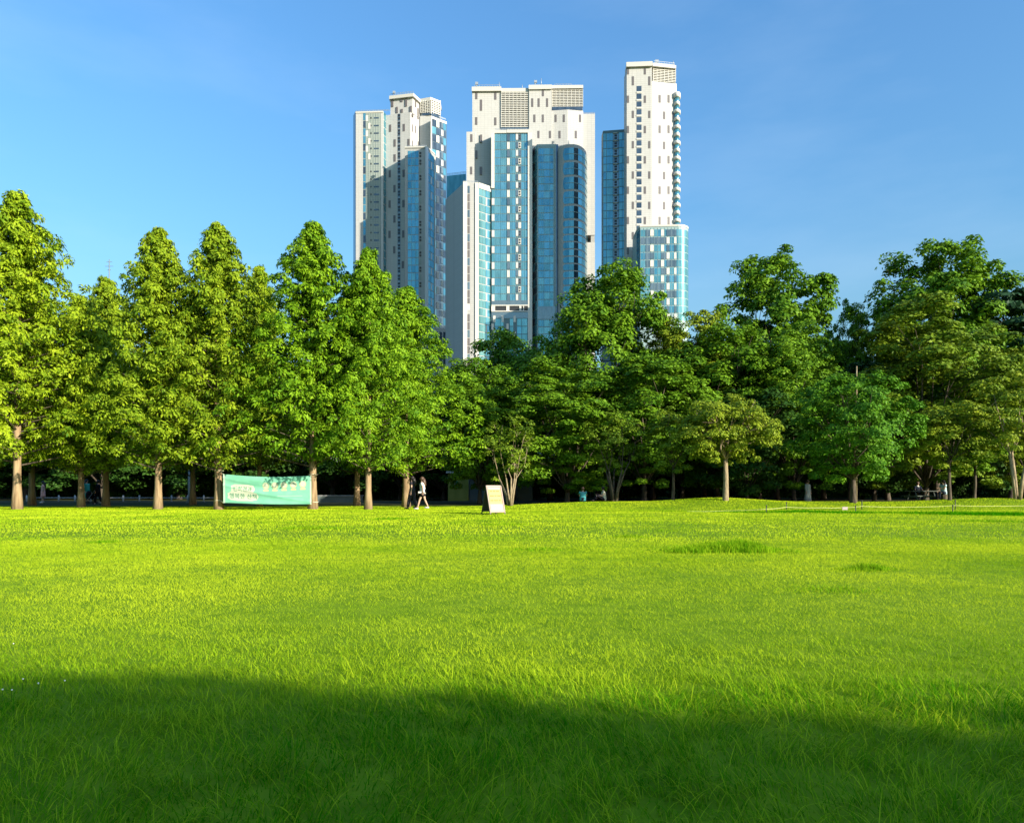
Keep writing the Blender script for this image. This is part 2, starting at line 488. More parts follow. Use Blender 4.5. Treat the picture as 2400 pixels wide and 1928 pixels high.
def broadleaf(seed, h, rx, cb, mat, bark, lobes=7, pads=95, per=210, pad_r=(0.55, 1.0), leaf=0.2, flat=0.7, trunk_r=0.17, stems=1, spread=0.25, droop=0.2, top_flat=1.0, shape=1.0):
    """trunk with limbs to every lobe; crown = lobes of leaf pads with gaps between"""
    r = np.random.default_rng(seed)
    bm = bmesh.new()
    H = h - cb
    lob = []
    cz, hz_ = cb + H * 0.50, H * 0.5 * top_flat
    for i in range(lobes):
        zc = 1 - 2 * (i + 0.5) / lobes
        zc = zc * 0.95 + 0.05
        az = i * 2.39996 + r.normal(0, 0.3)
        ring = math.sqrt(max(0, 1 - zc * zc)) * (0.85 + 0.3 * r.random())
        k_ = 0.60 + 0.12 * r.random()
        lob.append((np.array([math.cos(az) * ring * rx * k_, math.sin(az) * ring * rx * k_, cz + zc * hz_ * k_]), rx * (0.34 + 0.14 * r.random()), hz_ * (0.34 + 0.14 * r.random())))
    lob.append((np.array([0, 0, cz]), rx * 0.62, hz_ * 0.62))
    base = []
    for s in range(stems):
        a = s * 2 * math.pi / max(stems, 1) + r.random()
        base.append(np.array([math.cos(a), math.sin(a), 0]) * (0.10 if stems > 1 else 0))
    bb = bmesh.new()
    tops = []
    if stems == 1:
        fork = np.array([0, 0, cb * 1.15 + 0.15])
        bm_tube(bm, [(0, 0, -0.15), (0.03, 0, 0.12), tuple(fork * 0.5 + np.array([r.normal(0, 0.05), 0, 0])), tuple(fork)], [trunk_r * 1.35, trunk_r * 1.08, trunk_r * 0.9, trunk_r * 0.75], 10)
        tops = [fork]
    else:
        for s in base:
            tp = s * 5.0 + np.array([r.normal(0, 0.08), r.normal(0, 0.08), cb * 1.25])
            bm_tube(bm, [tuple(s + np.array([0, 0, -0.1])), tuple(s * 2.2 + np.array([0, 0, cb * 0.5])), tuple(tp)], [trunk_r, trunk_r * 0.8, trunk_r * 0.6], 7)
            tops.append(tp)
    for i, (c, a, b) in enumerate(lob):
        f = min(tops, key=lambda q: np.linalg.norm((q - c)[:2]))
        q = f * 0.5 + c * 0.5 + r.normal(0, 0.12, 3) + np.array([0, 0, 0.15])
        k = trunk_r * 0.42
        bm_tube(bb, [tuple(f), tuple(q), tuple(c)], [k, k * 0.65, k * 0.25], 6, False)
        for _ in range(3):
            e = c + unit(1, r)[0] * np.array([a, a, b]) * 0.8
            bm_tube(bb, [tuple(q * 0.3 + c * 0.7), tuple(e)], [k * 0.3, 0.01], 4, False)
    cs, rs, os_, tc = [], [], [], []
    per_lobe = max(3, pads // len(lob))
    ctr = np.array([0, 0, cb + H * 0.45])
    for (c, a, b) in lob:
        tl = r.random()
        d = unit(per_lobe, r)
        d[:, 2] = np.where(d[:, 2] < -0.5, -d[:, 2], d[:, 2])
        q = c + d * np.array([a, a, b]) * (0.55 + 0.5 * r.random((per_lobe, 1)))
        o = q - ctr; o /= np.linalg.norm(o, axis=1, keepdims=True)
        cs.append(q); os_.append(o); rs.append(pad_r[0] + (pad_r[1] - pad_r[0]) * r.random(per_lobe)); tc.append(np.clip(tl * 0.5 + r.random(per_lobe) * 0.6, 0, 1))
    m_ = max(6, pads // 12)                                        # low inner pads that hide the fork
    az = r.random(m_) * 6.283; rr_ = rx * (0.15 + 0.5 * r.random(m_))
    q = np.stack([np.cos(az) * rr_, np.sin(az) * rr_, cb + H * (0.02 + 0.18 * r.random(m_)) + 0.1], 1); o = q - ctr; o /= np.linalg.norm(o, axis=1, keepdims=True)
    cs.append(q); os_.append(o); rs.append(np.full(m_, pad_r[0])); tc.append(r.random(m_))
    cs, rs, os_, tc = np.concatenate(cs), np.concatenate(rs), np.concatenate(os_), np.concatenate(tc)
    p, A, N, tint = puff_leaves(r, cs, rs, os_, per, flat, droop, tc)
    p[:, 2] = np.where(p[:, 2] > cb, cb + (p[:, 2] - cb) * (h - cb) / (p[:, 2].max() - cb), p[:, 2])
    sz = leaf * (0.6 + 0.7 * r.random(len(p)))
    return bmm(bm, 'tree_trunk', bark), bmm(bb, 'tree_limbs', bark), leaf_quads('tree_crown', p, A, N, sz, 0.62, mat, tint)


def plant(name, label, cat, meshes, px, D, group, rz=0.0, sc=1.0, sz=None, tilt=0.0, crown_mat=None, dz=0.0, X=None):
    X = PX(px, D) if X is None else X
    e = empty(name, (X, D, gz(X, D) - 0.02 + dz), rz)
    e.scale = (sc, sc, sz if sz else sc)
    e.rotation_euler[1] = tilt
    tag(e, label, cat, group)
    tk = obj('trunk', meshes[0], None, e)
    obj('limbs', meshes[1], None, tk)
    c = obj('crown', meshes[2], None, e)
    if crown_mat is not None:
        c.material_slots[0].link = 'OBJECT'; c.material_slots[0].material = crown_mat
    return e


# dawn redwoods along the left (unit height 14 m)
RW = [redwood(1, 14, 4.6, 1.9, M_redwood_leaf), redwood(2, 14, 4.2, 1.9, M_redwood_leaf_g), redwood(3, 14, 4.0, 1.8, M_redwood_leaf_o), redwood(4, 14, 4.3, 1.8, M_redwood_leaf_g)]
G_RW = 'dawn redwoods on the left'


def rw(v, px, D, apex_py, label, rz, width=1.0, mat=None):
    hgt = ZZ(apex_py, D)
    e = plant('redwood_tree', label, 'tree', RW[v], px, D, G_RW, rz, hgt / 14 * width, hgt / 14, crown_mat=mat)
    return e


rw(0, 40, 38.0, 447, 'tallest conical redwood at the left edge with a thick fluted trunk', 0.4, 0.98)
rw(2, 370, 38.0, 531, 'conical olive redwood with a bare pale trunk left of the banner', 2.0, 0.98)
rw(2, 513, 38.2, 521, 'olive redwood whose trunk holds the left end of the banner', 4.4, 1.0)
rw(1, 733, 38.2, 514, 'green redwood whose trunk holds the right end of the banner', 1.1, 1.05)
rw(3, 863, 38.0, 580, 'green redwood with a side branch stub standing right of the banner', 3.0, 0.95)
rw(3, 952, 43.0, 668, 'last redwood of the left row, beside the walking couple', 5.1, 1.25)
rw(0, 190, 42.0, 690, 'thin trunked redwood between the tallest one and the olive ones', 5.5, 1.1)
rw(1, 248, 46.0, 645, 'redwood standing back in the shade under the thin mast', 2.6, 1.0, M_redwood_leaf_o)
rw(1, 608, 46.0, 618, 'redwood behind the banner whose tip shows between two taller trees', 0.2, 0.8, M_redwood_leaf)
rw(3, -75, 40.0, 600, 'redwood cut by the left picture edge', 0.9, 1.1, M_redwood_leaf)
rw(0, 452, 49.0, 690, 'redwood standing back between the two olive ones', 3.3, 1.0)
rw(2, 836, 48.0, 660, 'redwood standing back between the two right green ones', 1.3, 1.0, M_redwood_leaf_g)
rw(1, 75, 48.0, 640, 'redwood in the shade behind the tallest left one', 4.0, 1.0)

# broadleaf trees of the wood on the right (unit height 12 m)
BL = [broadleaf(21, 12, 3.8, 0.9, M_leaf_mid, M_bark, lobes=15, pads=340, per=175, pad_r=(0.45, 0.85), leaf=0.20, flat=0.85, top_flat=1.0),
      broadleaf(22, 12, 4.2, 0.8, M_leaf_olive, M_bark, lobes=15, pads=280, per=190, flat=0.7, leaf=0.19, droop=0.1, pad_r=(0.45, 0.9), top_flat=1.0),
      broadleaf(23, 12, 3.6, 1.2, M_leaf_mid, M_bark, lobes=13, pads=270, per=170, pad_r=(0.35, 0.8), leaf=0.20, flat=0.85, top_flat=1.0),
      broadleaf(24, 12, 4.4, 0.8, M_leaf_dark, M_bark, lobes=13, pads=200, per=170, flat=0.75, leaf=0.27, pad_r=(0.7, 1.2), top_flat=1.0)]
G_BL = 'broadleaf trees of the wood on the right'


def bl(v, px, D, apex_py, label, rz, width_px=None, mat=None, dz=0.0):
    hgt = ZZ(apex_py, D) - dz
    sz = hgt / 12.0
    base_r = (3.8, 4.2, 3.6, 4.4)[v]
    sc = (width_px * 1.12 / 2 / F * D) / base_r if width_px else sz
    return plant('broadleaf_tree', label, 'tree', BL[v], px, D, G_BL, rz, sc, sz, crown_mat=mat)


bl(0, 1425, 58, 618, 'tall round mid green tree in front of the gap between two towers', 0.5, 280)
bl(3, 1205, 66, 762, 'dark round tree in front of the middle tower foot', 1.5, 210, M_leaf_mid)
bl(0, 1125, 52, 838, 'lower tree right of the last redwood', 2.5, 230)
bl(2, 1820, 62, 568, 'airy tall tree with sky showing through its top', 0.9, 260)
bl(1, 1600, 56, 738, 'yellowish tree between the glass tower foot and the airy tree', 3.3, 230, M_leaf_yellow)
bl(2, 1990, 66, 700, 'thin small crown in the sky gap on the right', 4.1, 110)
bl(0, 2195, 62, 568, 'tall bushy tree at the right with sunlit crown', 4.6, 310)
bl(1, 2170, 50, 712, 'wide olive tree with layered branches in front of the tall right one', 2.2, 370)
bl(1, 1860, 52, 760, 'layered dark green tree under the airy tree', 5.2, 260, M_leaf_mid)
bl(0, 1680, 53, 760, 'bushy tree left of the layered dark green one', 0.1, 280)
bl(2, 1510, 49, 830, 'shaded tree behind the umbrella shaped one', 3.9, 260, M_leaf_mid)
bl(1, 1330, 48, 850, 'olive tree behind the two multi-stemmed small trees', 1.8, 290, M_leaf_mid)
bl(3, 2050, 55, 850, 'dark tree in the shade right of the layered one', 2.9, 260)
bl(3, 1750, 50, 900, 'dark tree in the shade behind the umbrella shaped one', 0.7, 260)
bl(1, 2420, 52, 800, 'olive tree at the right picture edge', 5.9, 260, M_leaf_yellow)
G_BK = 'dark trees far back in the wood'
FAR_AT = ['cut by the left picture edge', 'behind the tallest redwood', 'behind the thin redwood trunks', 'behind the slim lamp post', 'behind the banner', 'behind the low planter wall', 'behind the last redwood', 'left of the kiosk roof', 'behind the kiosk',
          'behind the folding sign', 'behind the two people sitting on the grass', 'left of the umbrella shaped tree', 'behind the umbrella shaped tree', 'right of the umbrella shaped tree', 'behind the person in the grey dress', 'behind the bushy deep green tree',
          'behind the picnic table', 'behind the three pale trunks at the right', 'cut by the right picture edge']
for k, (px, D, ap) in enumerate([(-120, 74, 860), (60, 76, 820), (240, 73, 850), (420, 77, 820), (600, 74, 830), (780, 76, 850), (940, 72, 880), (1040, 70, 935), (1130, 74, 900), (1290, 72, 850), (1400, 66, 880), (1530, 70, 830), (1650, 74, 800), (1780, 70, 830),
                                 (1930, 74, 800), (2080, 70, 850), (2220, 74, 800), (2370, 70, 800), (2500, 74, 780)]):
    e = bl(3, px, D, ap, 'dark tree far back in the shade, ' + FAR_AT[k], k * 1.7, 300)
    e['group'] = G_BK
# a pine looking over the trees at the right edge
pine = broadleaf(31, 12, 3.2, 6.5, M_pine, M_bark, lobes=8, pads=90, per=160, flat=0.35, leaf=0.26, pad_r=(0.5, 0.9), droop=-0.3)
plant('pine_tree', 'dark blue green pine looking over the trees at the right edge', 'tree', pine, 2420, 60, None, 0.3, ZZ(622, 60) / 12, ZZ(622, 60) / 12)

# small trees along the lawn edge
S_umb = broadleaf(41, 5.6, 2.75, 1.75, M_leaf_yellow, M_bark_pale, lobes=15, pads=230, per=110, pad_r=(0.30, 0.55), leaf=0.14, flat=0.75, trunk_r=0.16, droop=0.6, top_flat=1.0)
plant('umbrella_tree', 'small tree with umbrella crown and pale trunk on the mound', 'tree', S_umb, 1700, 40.5, None, 0.8, 1.0, 1.05)
S_thin = broadleaf(47, 4.9, 1.5, 1.3, M_leaf_olive, M_bark, lobes=7, pads=70, per=90, pad_r=(0.28, 0.5), leaf=0.15, flat=0.6, trunk_r=0.09, stems=1)
plant('small_tree', 'thin forked tree just left of the umbrella shaped one', 'tree', S_thin, 1578, 42.5, None, 1.9, 1.0, 1.12)
S_vase = broadleaf(42, 5.0, 1.55, 1.2, M_leaf_olive, M_bark_pale, lobes=9, pads=70, per=60, pad_r=(0.22, 0.42), leaf=0.13, flat=0.7, trunk_r=0.07, stems=5)
plant('multi_stem_tree', 'sparse olive tree with many pale stems behind the folding sign', 'tree', S_vase, 1196, 42.5, 'multi-stemmed small trees', 0.4, 1.05)
S_vase2 = broadleaf(43, 5.0, 1.5, 1.3, M_leaf_olive, M_bark, lobes=9, pads=80, per=70, pad_r=(0.22, 0.45), leaf=0.13, flat=0.7, trunk_r=0.08, stems=6)
plant('multi_stem_tree', 'vase shaped tree with many dark stems near the two seated people', 'tree', S_vase2, 1440, 44.0, 'multi-stemmed small trees', 2.4, 1.1, 1.12)
S_deep = broadleaf(44, 6.6, 3.1, 0.9, M_leaf_deep, M_bark, lobes=16, pads=270, per=115, pad_r=(0.35, 0.65), leaf=0.15, flat=0.75, trunk_r=0.15, droop=-0.2)
plant('bushy_tree', 'bushy deep green tree with a bare stake above its crown', 'tree', S_deep, 2000, 41.5, None, 1.2, 1.10, 1.13)
S_rnd = broadleaf(45, 5.6, 2.0, 1.7, M_leaf_yellow, M_bark, lobes=12, pads=150, per=110, pad_r=(0.32, 0.55), leaf=0.15, flat=0.6, trunk_r=0.10)
plant('round_tree', 'round yellow green tree with curved trunk beside the picnic table', 'tree', S_rnd, 2225, 42.0, None, 0.2, 1.0)
plant('round_tree', 'round green tree with thin straight trunk right of the picnic table', 'tree', S_rnd, 2285, 44.0, None, 2.8, 0.95, crown_mat=M_leaf_mid)
S_edge = broadleaf(46, 6.8, 2.2, 2.0, M_leaf_yellow, M_bark_pale, lobes=10, pads=90, per=110, pad_r=(0.3, 0.55), leaf=0.15, flat=0.6, trunk_r=0.11, stems=3)
plant('multi_stem_tree', 'yellowing tree with three pale trunks at the right edge', 'tree', S_edge, 2385, 41.0, 'multi-stemmed small trees', 0.9, 1.05)

# evergreen shrubs closing the view under the crowns
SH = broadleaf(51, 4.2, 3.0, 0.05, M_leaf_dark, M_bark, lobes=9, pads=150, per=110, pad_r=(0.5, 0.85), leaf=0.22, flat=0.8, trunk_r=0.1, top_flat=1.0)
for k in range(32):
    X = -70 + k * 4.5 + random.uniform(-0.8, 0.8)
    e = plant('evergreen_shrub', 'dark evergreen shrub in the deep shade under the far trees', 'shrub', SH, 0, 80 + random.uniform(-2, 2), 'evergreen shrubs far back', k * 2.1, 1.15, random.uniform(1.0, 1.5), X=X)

# a long clipped hedge closes the park behind the shrubs
bm = bmesh.new(); bm_box(bm, (0, 88.0, 1.5), (220, 2.4, 3.4)); hedge = empty('hedge', (0, 88, 0)); tag(hedge, 'long dark clipped hedge closing the park behind the shrubs', 'hedge')
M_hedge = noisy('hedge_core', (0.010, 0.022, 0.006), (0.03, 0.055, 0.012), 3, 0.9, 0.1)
o = obj('hedge_body', bm, M_hedge, hedge); o.location = (0, -88, 0)
n = 26000; hx = rng.uniform(-110, 110, n); hz = rng.uniform(0, 3.4, n)
hp = np.stack([hx, rng.uniform(86.5, 86.95, n), hz], 1); hN = np.tile([0.3, -0.8, 0.4], (n, 1)) + rng.normal(0, 0.4, (n, 3)); hN /= np.linalg.norm(hN, axis=1, keepdims=True)
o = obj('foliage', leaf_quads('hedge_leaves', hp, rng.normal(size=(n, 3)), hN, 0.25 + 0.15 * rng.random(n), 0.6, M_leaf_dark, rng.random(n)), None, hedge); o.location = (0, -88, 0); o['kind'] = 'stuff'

# unseen hedge added behind the viewer, its top shaped to shade the near lawn
shade = empty('added_shade_hedge', (15, -8, 0)); tag(shade, 'unseen hedge added behind the viewer to cast the shade on the near lawn', 'hedge')
eb_x = np.array([-9, -2.8, -1.9, -0.85, 0.0, 0.58, 1.2, 2.24, 4, 9]); eb_y = np.array([4.05, 3.92, 4.02, 3.62, 3.38, 3.30, 3.34, 3.12, 3.05, 3.05])
hx_, hz2 = [], []
for xb in np.arange(-8, 8.01, 0.25):
    s_len = (np.interp(xb, eb_x, eb_y) + 8) / (math.cos(sa)); hx_.append(xb + math.sin(sa) * s_len); hz2.append(s_len * math.tan(se))
bm = bmesh.new(); prev = None
for X, Z in zip(hx_, hz2):
    ring = [bm.verts.new((X - 15, y_, z_)) for y_, z_ in ((0.0, -0.1), (0.0, Z - 0.35), (-0.6, Z - 0.2), (-1.8, Z - 0.4), (-1.8, -0.1))]
    if prev:
        for a in range(5): bm.faces.new((prev[a], ring[a], ring[(a + 1) % 5], prev[(a + 1) % 5]))
    else: bm.faces.new(ring)
    prev = ring
bm.faces.new(prev[::-1]); obj('hedge_body', bm, M_hedge, shade)
n = 16000; lx_ = rng.uniform(hx_[0], hx_[-1], n); lz_ = np.interp(lx_, hx_, hz2)
up_ = rng.random(n) < 0.7
hp = np.stack([lx_ - 15, np.where(up_, rng.uniform(-1.3, 0.1, n), rng.uniform(-0.05, 0.25, n)), np.where(up_, lz_ - 0.45 + 0.60 * rng.random(n) ** 1.6 + 0.12 * np.sin(lx_ * 2.3), lz_ * rng.random(n))], 1)
hN = rng.normal(size=(n, 3)); hN /= np.linalg.norm(hN, axis=1, keepdims=True)
o = obj('foliage', leaf_quads('added_shade_hedge_leaves', hp, rng.normal(size=(n, 3)), hN, 0.12 + 0.16 * rng.random(n), 0.6, M_leaf_dark, rng.random(n)), None, shade); o['kind'] = 'stuff'

# ------------------------------------------------------------------ towers
def cladding(name, col, line, sx=1.35, sz=0.72):
    m = principled(name, col, 0.55, 0.35)
    nt = m.node_tree; nd = nt.nodes; b = nd['Principled BSDF']
    tc = nd.new('ShaderNodeNewGeometry'); sp = nd.new('ShaderNodeSeparateXYZ')
    mu = nd.new('ShaderNodeMath'); mu.operation = 'MULTIPLY_ADD'; mu.inputs[1].default_value = 0.7
    cb = nd.new('ShaderNodeCombineXYZ')
    br = nd.new('ShaderNodeTexBrick'); br.offset = 0.0; br.inputs['Scale'].default_value = 1.0
    br.inputs['Brick Width'].default_value = sx; br.inputs['Row Height'].default_value = sz
    br.inputs['Mortar Size'].default_value = 0.05; br.inputs['Mortar Smooth'].default_value = 0.3
    br.inputs['Color1'].default_value = (*col, 1); br.inputs['Color2'].default_value = tuple(c * 0.95 for c in col) + (1,)
    br.inputs['Mortar'].default_value = (*line, 1)
    nt.links.new(tc.outputs['Position'], sp.inputs[0])
    nt.links.new(sp.outputs['Y'], mu.inputs[0]); nt.links.new(sp.outputs['X'], mu.inputs[2])
    nt.links.new(mu.outputs[0], cb.inputs['X']); nt.links.new(sp.outputs['Z'], cb.inputs['Y'])
    nt.links.new(cb.outputs[0], br.inputs['Vector']); nt.links.new(br.outputs['Color'], b.inputs['Base Color'])
    return m


def glassy(name, c1, c2, rough=0.08, spec=0.8):
    """tinted facade glass; every pane differs a little (blinds, curtains)"""
    m = principled(name, c1, rough, spec, 0.6)
    nt = m.node_tree; nd = nt.nodes; b = nd['Principled BSDF']
    oi = nd.new('ShaderNodeObjectInfo')
    tc = nd.new('ShaderNodeNewGeometry'); mp = nd.new('ShaderNodeMapping'); mp.inputs['Scale'].default_value = (0.9, 0.9, 0.25)
    no = nd.new('ShaderNodeTexNoise'); no.inputs['Scale'].default_value = 1.0; no.inputs['Detail'].default_value = 2
    ad = nd.new('ShaderNodeMath'); ad.operation = 'MULTIPLY_ADD'; ad.inputs[1].default_value = 0.55
    cr = nd.new('ShaderNodeValToRGB')
    cr.color_ramp.elements[0].position = 0.25; cr.color_ramp.elements[1].position = 1.0
    cr.color_ramp.elements[0].color = (*c1, 1); cr.color_ramp.elements[1].color = (*c2, 1)
    nt.links.new(tc.outputs['Position'], mp.inputs[0]); nt.links.new(mp.outputs[0], no.inputs['Vector'])
    nt.links.new(oi.outputs['Random'], ad.inputs[0]); nt.links.new(no.outputs['Fac'], ad.inputs[2])
    nt.links.new(ad.outputs[0], cr.inputs[0]); nt.links.new(cr.outputs[0], b.inputs['Base Color'])
    return m


M_clad = cladding('white_cladding', (0.465, 0.46, 0.435), (0.36, 0.355, 0.335))
M_clad_cap = principled('white_coping', (0.52, 0.50, 0.44), 0.5)
M_clad_grey = cladding('grey_cladding', (0.38, 0.38, 0.36), (0.29, 0.29, 0.28))
M_mull = principled('facade_mullion', (0.24, 0.34, 0.34), 0.5)
M_mull_d = principled('facade_mullion_dark', (0.10, 0.17, 0.19), 0.5)
M_tilewall = cladding('grey_green_tile', (0.30, 0.34, 0.30), (0.17, 0.20, 0.19), 1.1, 0.95)
M_gl_blue = glassy('glass_blue', (0.045, 0.20, 0.26), (0.13, 0.38, 0.45))
M_gl_teal = glassy('glass_teal', (0.065, 0.22, 0.24), (0.17, 0.41, 0.42))
M_gl_green = glassy('glass_green', (0.09, 0.24, 0.23), (0.20, 0.40, 0.36))
M_gl_dark = glassy('glass_dark', (0.03, 0.05, 0.07), (0.11, 0.15, 0.18))
M_gl_grey = glassy('glass_grey', (0.10, 0.14, 0.15), (0.20, 0.25, 0.26))
M_slit = principled('slit_window', (0.13, 0.115, 0.11), 0.25, 0.5)
M_white = principled('white_panel', (0.58, 0.56, 0.50), 0.45)
M_dark = principled('dark_recess', (0.02, 0.022, 0.025), 0.6)
M_steel = principled('steel', (0.35, 0.38, 0.40), 0.4, 0.5, 0.4)

UNIT = {}


def unit_box(mat):
    if mat.name not in UNIT:
        bm = bmesh.new(); bmesh.ops.create_cube(bm, size=1.0)
        me = bpy.data.meshes.new('box_' + mat.name); bm.to_mesh(me); bm.free(); me.materials.append(mat)
        UNIT[mat.name] = me
    return UNIT[mat.name]


class Face:
    """a vertical facade plane running between two plan points, each (px, distance)"""
    def __init__(s, a, b):
        s.A = Vector((PX(*a), a[1])); s.B = Vector((PX(*b), b[1]))
        s.t = (s.B - s.A).normalized(); s.n = Vector((s.t.y, -s.t.x))
        if s.n.y > 0: s.n = -s.n
        s.ang = math.atan2(s.t.y, s.t.x)

    def at(s, px):
        k = (px - 1200) / F                       # plan point where the view ray meets the plane
        d = s.n.dot(s.A) / (s.n.x * k + s.n.y)
        return Vector((k * d, d))

    def z(s, px, py):
        return ZZ(py, s.at(px).y)

    def box(s, name, mat, parent, p0, p1, z0, z1, proud=0.06, thick=0.4, ref=None):
        a, b = s.at(p0), s.at(p1)
        c = (a + b) / 2 + s.n * (proud - thick / 2)
        o = bpy.data.objects.new(name, unit_box(mat))
        COL.objects.link(o); o.parent = parent
        o.location = (c.x, c.y, (z0 + z1) / 2); o.rotation_euler = (0, 0, s.ang)
        o.scale = ((b - a).length, thick, abs(z1 - z0))
        return o

    def pbox(s, name, mat, parent, p0, p1, y0, y1, proud=0.06, thick=0.4):
        pm = (p0 + p1) / 2
        return s.box(name, mat, parent, p0, p1, s.z(pm, y1), s.z(pm, y0), proud, thick)


def prism(name, mat, parent, plan, z1, z0=-1.0, depth=None):
    """solid block; plan = [(px, D)] visible corners left to right, closed at the back"""
    pts = [Vector((PX(*p), p[1])) for p in plan]
    if depth:
        back = max(p.y for p in pts) + depth
        pts = pts + [Vector((pts[-1].x, back)), Vector((pts[0].x, back))]
    n = len(pts)
    V = [(p.x, p.y, z0) for p in pts] + [(p.x, p.y, z1) for p in pts]
    Fs = [tuple(range(n))[::-1], tuple(range(n, 2 * n))] + [(k, (k + 1) % n, (k + 1) % n + n, k + n) for k in range(n)]
    me = bpy.data.meshes.new(name); me.from_pydata(V, [], Fs); me.materials.append(mat)
    bm = bmesh.new(); bm.from_mesh(me); bmesh.ops.recalc_face_normals(bm, faces=bm.faces); bm.to_mesh(me); bm.free()
    return obj(name, me, None, parent)


def rows(y0, y1, pitch):
    y = y0
    while y < y1:
        yield y
        y += pitch


def mullions(parent, face, p0, p1, y0, y1, step, proud=0.14, w=0.11, mat=None):
    """the thin uprights of a curtain wall, too fine to tell apart singly"""
    bm = bmesh.new()
    pm = (p0 + p1) / 2
    za, zb = face.z(pm, y1), face.z(pm, y0)
    k = max(1, round((p1 - p0) / step))
    for i in range(k + 1):
        q = face.at(p0 + (p1 - p0) * i / k) + face.n * (proud - 0.1)
        bm_box(bm, (q.x, q.y, (za + zb) / 2), (w, 0.2, zb - za), face.ang)
    o = obj('mullions', bm, mat or M_mull, parent); o['kind'] = 'stuff'
    return o


def curtain(parent, face, cols, y0, y1, pitch, gap=1.6, mats=(M_gl_teal,), proud=0.07, name='glass_pane', fill=1.0):
    """one pane per storey and column"""
    pm = (cols[0][0] + cols[-1][1]) / 2
    for r_, y in enumerate(rows(y0, y1 - pitch * 0.5, pitch)):
        for c_, (a, b) in enumerate(cols):
            z1, z0 = face.z(pm, y), face.z(pm, y + pitch - gap)
            face.box(name, mats[(r_ * 7 + c_ * 3 + (r_ * c_) % 5) % len(mats)], parent, a, b, z0, z1, proud)


def slits(parent, face, cols, first, last, pitch, hgt=17.0, mat=None, name='slit_window'):
    """cols: (px centre, phase in storeys, width)"""
    for (px, y_first, w) in cols:
        for y in rows(y_first, last, pitch):
            if y >= first:
                face.pbox(name, mat or M_slit, parent, px - w / 2, px + w / 2, y, y + hgt, 0.05)


def louvres(parent, face, p0, p1, y0, y1, n, cols):
    parent = face.pbox('louvre_screen', M_dark, parent, p0, p1, y0, y1, 0.03)
    h = (y1 - y0) / n
    for i in range(n):
        face.pbox('louvre_slat', M_white, parent, p0, p1, y0 + (i + 0.35) * h, y0 + (i + 0.74) * h, 0.45, 0.3)
    for c in range(cols + 1):
        q = p0 + (p1 - p0) * c / cols
        face.pbox('louvre_post', M_white, parent, q - 0.45, q + 0.45, y0, y1, 0.50, 0.3)


def railing(parent, face, p0, p1, y, h=4.0, name='roof_railing'):
    bm = bmesh.new()
    z = face.z((p0 + p1) / 2, y); hm = h / F * face.at(p0).y
    a, b = face.at(p0) - face.n * 0.4, face.at(p1) - face.n * 0.4
    k = max(2, int((p1 - p0) / 6))
    for i in range(k + 1):
        q = a.lerp(b, i / k); bm_box(bm, (q.x, q.y, z + hm / 2), (0.10, 0.10, hm))
    for e in (0.55, 1.0):
        c = (a + b) / 2; bm_box(bm, (c.x, c.y, z + hm * e), ((b - a).length, 0.10, 0.10), face.ang)
    return obj(name, bm, M_steel, parent)


def mast(parent, px, D, y0, y1, blob=False, name='roof_antenna'):
    a, b = P(px, y0, D), P(px, y1, D)
    bm = bmesh.new(); bm_tube(bm, [a, b], [0.16, 0.10], 6)
    if blob: bm_box(bm, b + Vector((0.2, 0, -0.5)), (1.1, 0.7, 0.9))
    return obj(name, bm, M_steel, parent)


FLOOR = 18.2
G_T = 'residential towers behind the trees'

# ---- right tower
T3 = empty('residential_tower', (PX(1520, 256.50), 256.50, 0)); T3.matrix_world = Matrix.Translation(T3.location)
tag(T3, 'slim right tower with white slit windowed shaft and round cornered glass base', 'building', G_T)


def towered(e):
    """children were placed in world space: keep them there under their parents"""
    bpy.context.view_layer.update()
    inv = e.matrix_world.inverted()
    for o in e.children:
        o.matrix_parent_inverse = inv
        for c in o.children:
            c.matrix_parent_inverse = Matrix.LocRotScale(o.location, o.rotation_euler, o.scale).inverted()


fA = Face((1413, 260.73), (1470, 259.44))
prism('glass_slab', M_mull_d, T3, [(1413, 260.73), (1470, 259.44)], fA.z(1440, 305), depth=4)
curtain(T3, fA, [(1413.6, 1421), (1422, 1436), (1451, 1458), (1459, 1469.5)], 312, 700, FLOOR, 1.5, (M_gl_teal, M_gl_blue, M_gl_teal, M_gl_blue))
for i, y in enumerate(rows(314, 690, FLOOR)):
    bf = fA.pbox('balcony_frame', M_gl_grey, T3, 1437, 1450, y, y + 14.5, 0.12)
    fA.pbox('balcony_window', M_dark, bf, 1440, 1446, y + 2, y + 6.5, 0.2)
    fA.pbox('balcony_window', M_dark, bf, 1440, 1446, y + 8.5, y + 12.5, 0.2)
    fA.pbox('balcony_sill', M_white, T3, 1437.5, 1447.5, y - 1.8, y - 0.6, 0.5, 0.6)
mullions(T3, fA, 1414, 1469, 310, 700, 7.5, 0.11, 0.07)
fB = Face((1469, 252.00), (1528, 251.46))
fB2 = Face((1528, 252.36), (1586, 253.98))
prism('shaft', M_clad, T3, [(1469, 252.00), (1528, 251.46)], fB.z(1500, 158), depth=6)
prism('side_shaft', M_clad, T3, [(1528, 252.36), (1586, 253.98)], fB2.z(1555, 193), depth=6)
prism('louvre_house', M_clad_grey, T3, [(1529, 253.26), (1582, 254.52)], fB2.z(1555, 162), z0=135, depth=5)
fB.pbox('coping', M_clad_cap, T3, 1467.6, 1529, 148, 158.5, 0.8, 6)
fB2.pbox('coping', M_clad_cap, T3, 1529, 1583, 153, 160, 0.6, 5.5)
fL = Face((1529, 253.17), (1583, 254.43))
louvres(T3, fL, 1530, 1582.5, 160, 194, 9, 6)
railing(T3, fB, 1470, 1527, 148, 2.5); railing(T3, fB2, 1534, 1582, 153, 9)
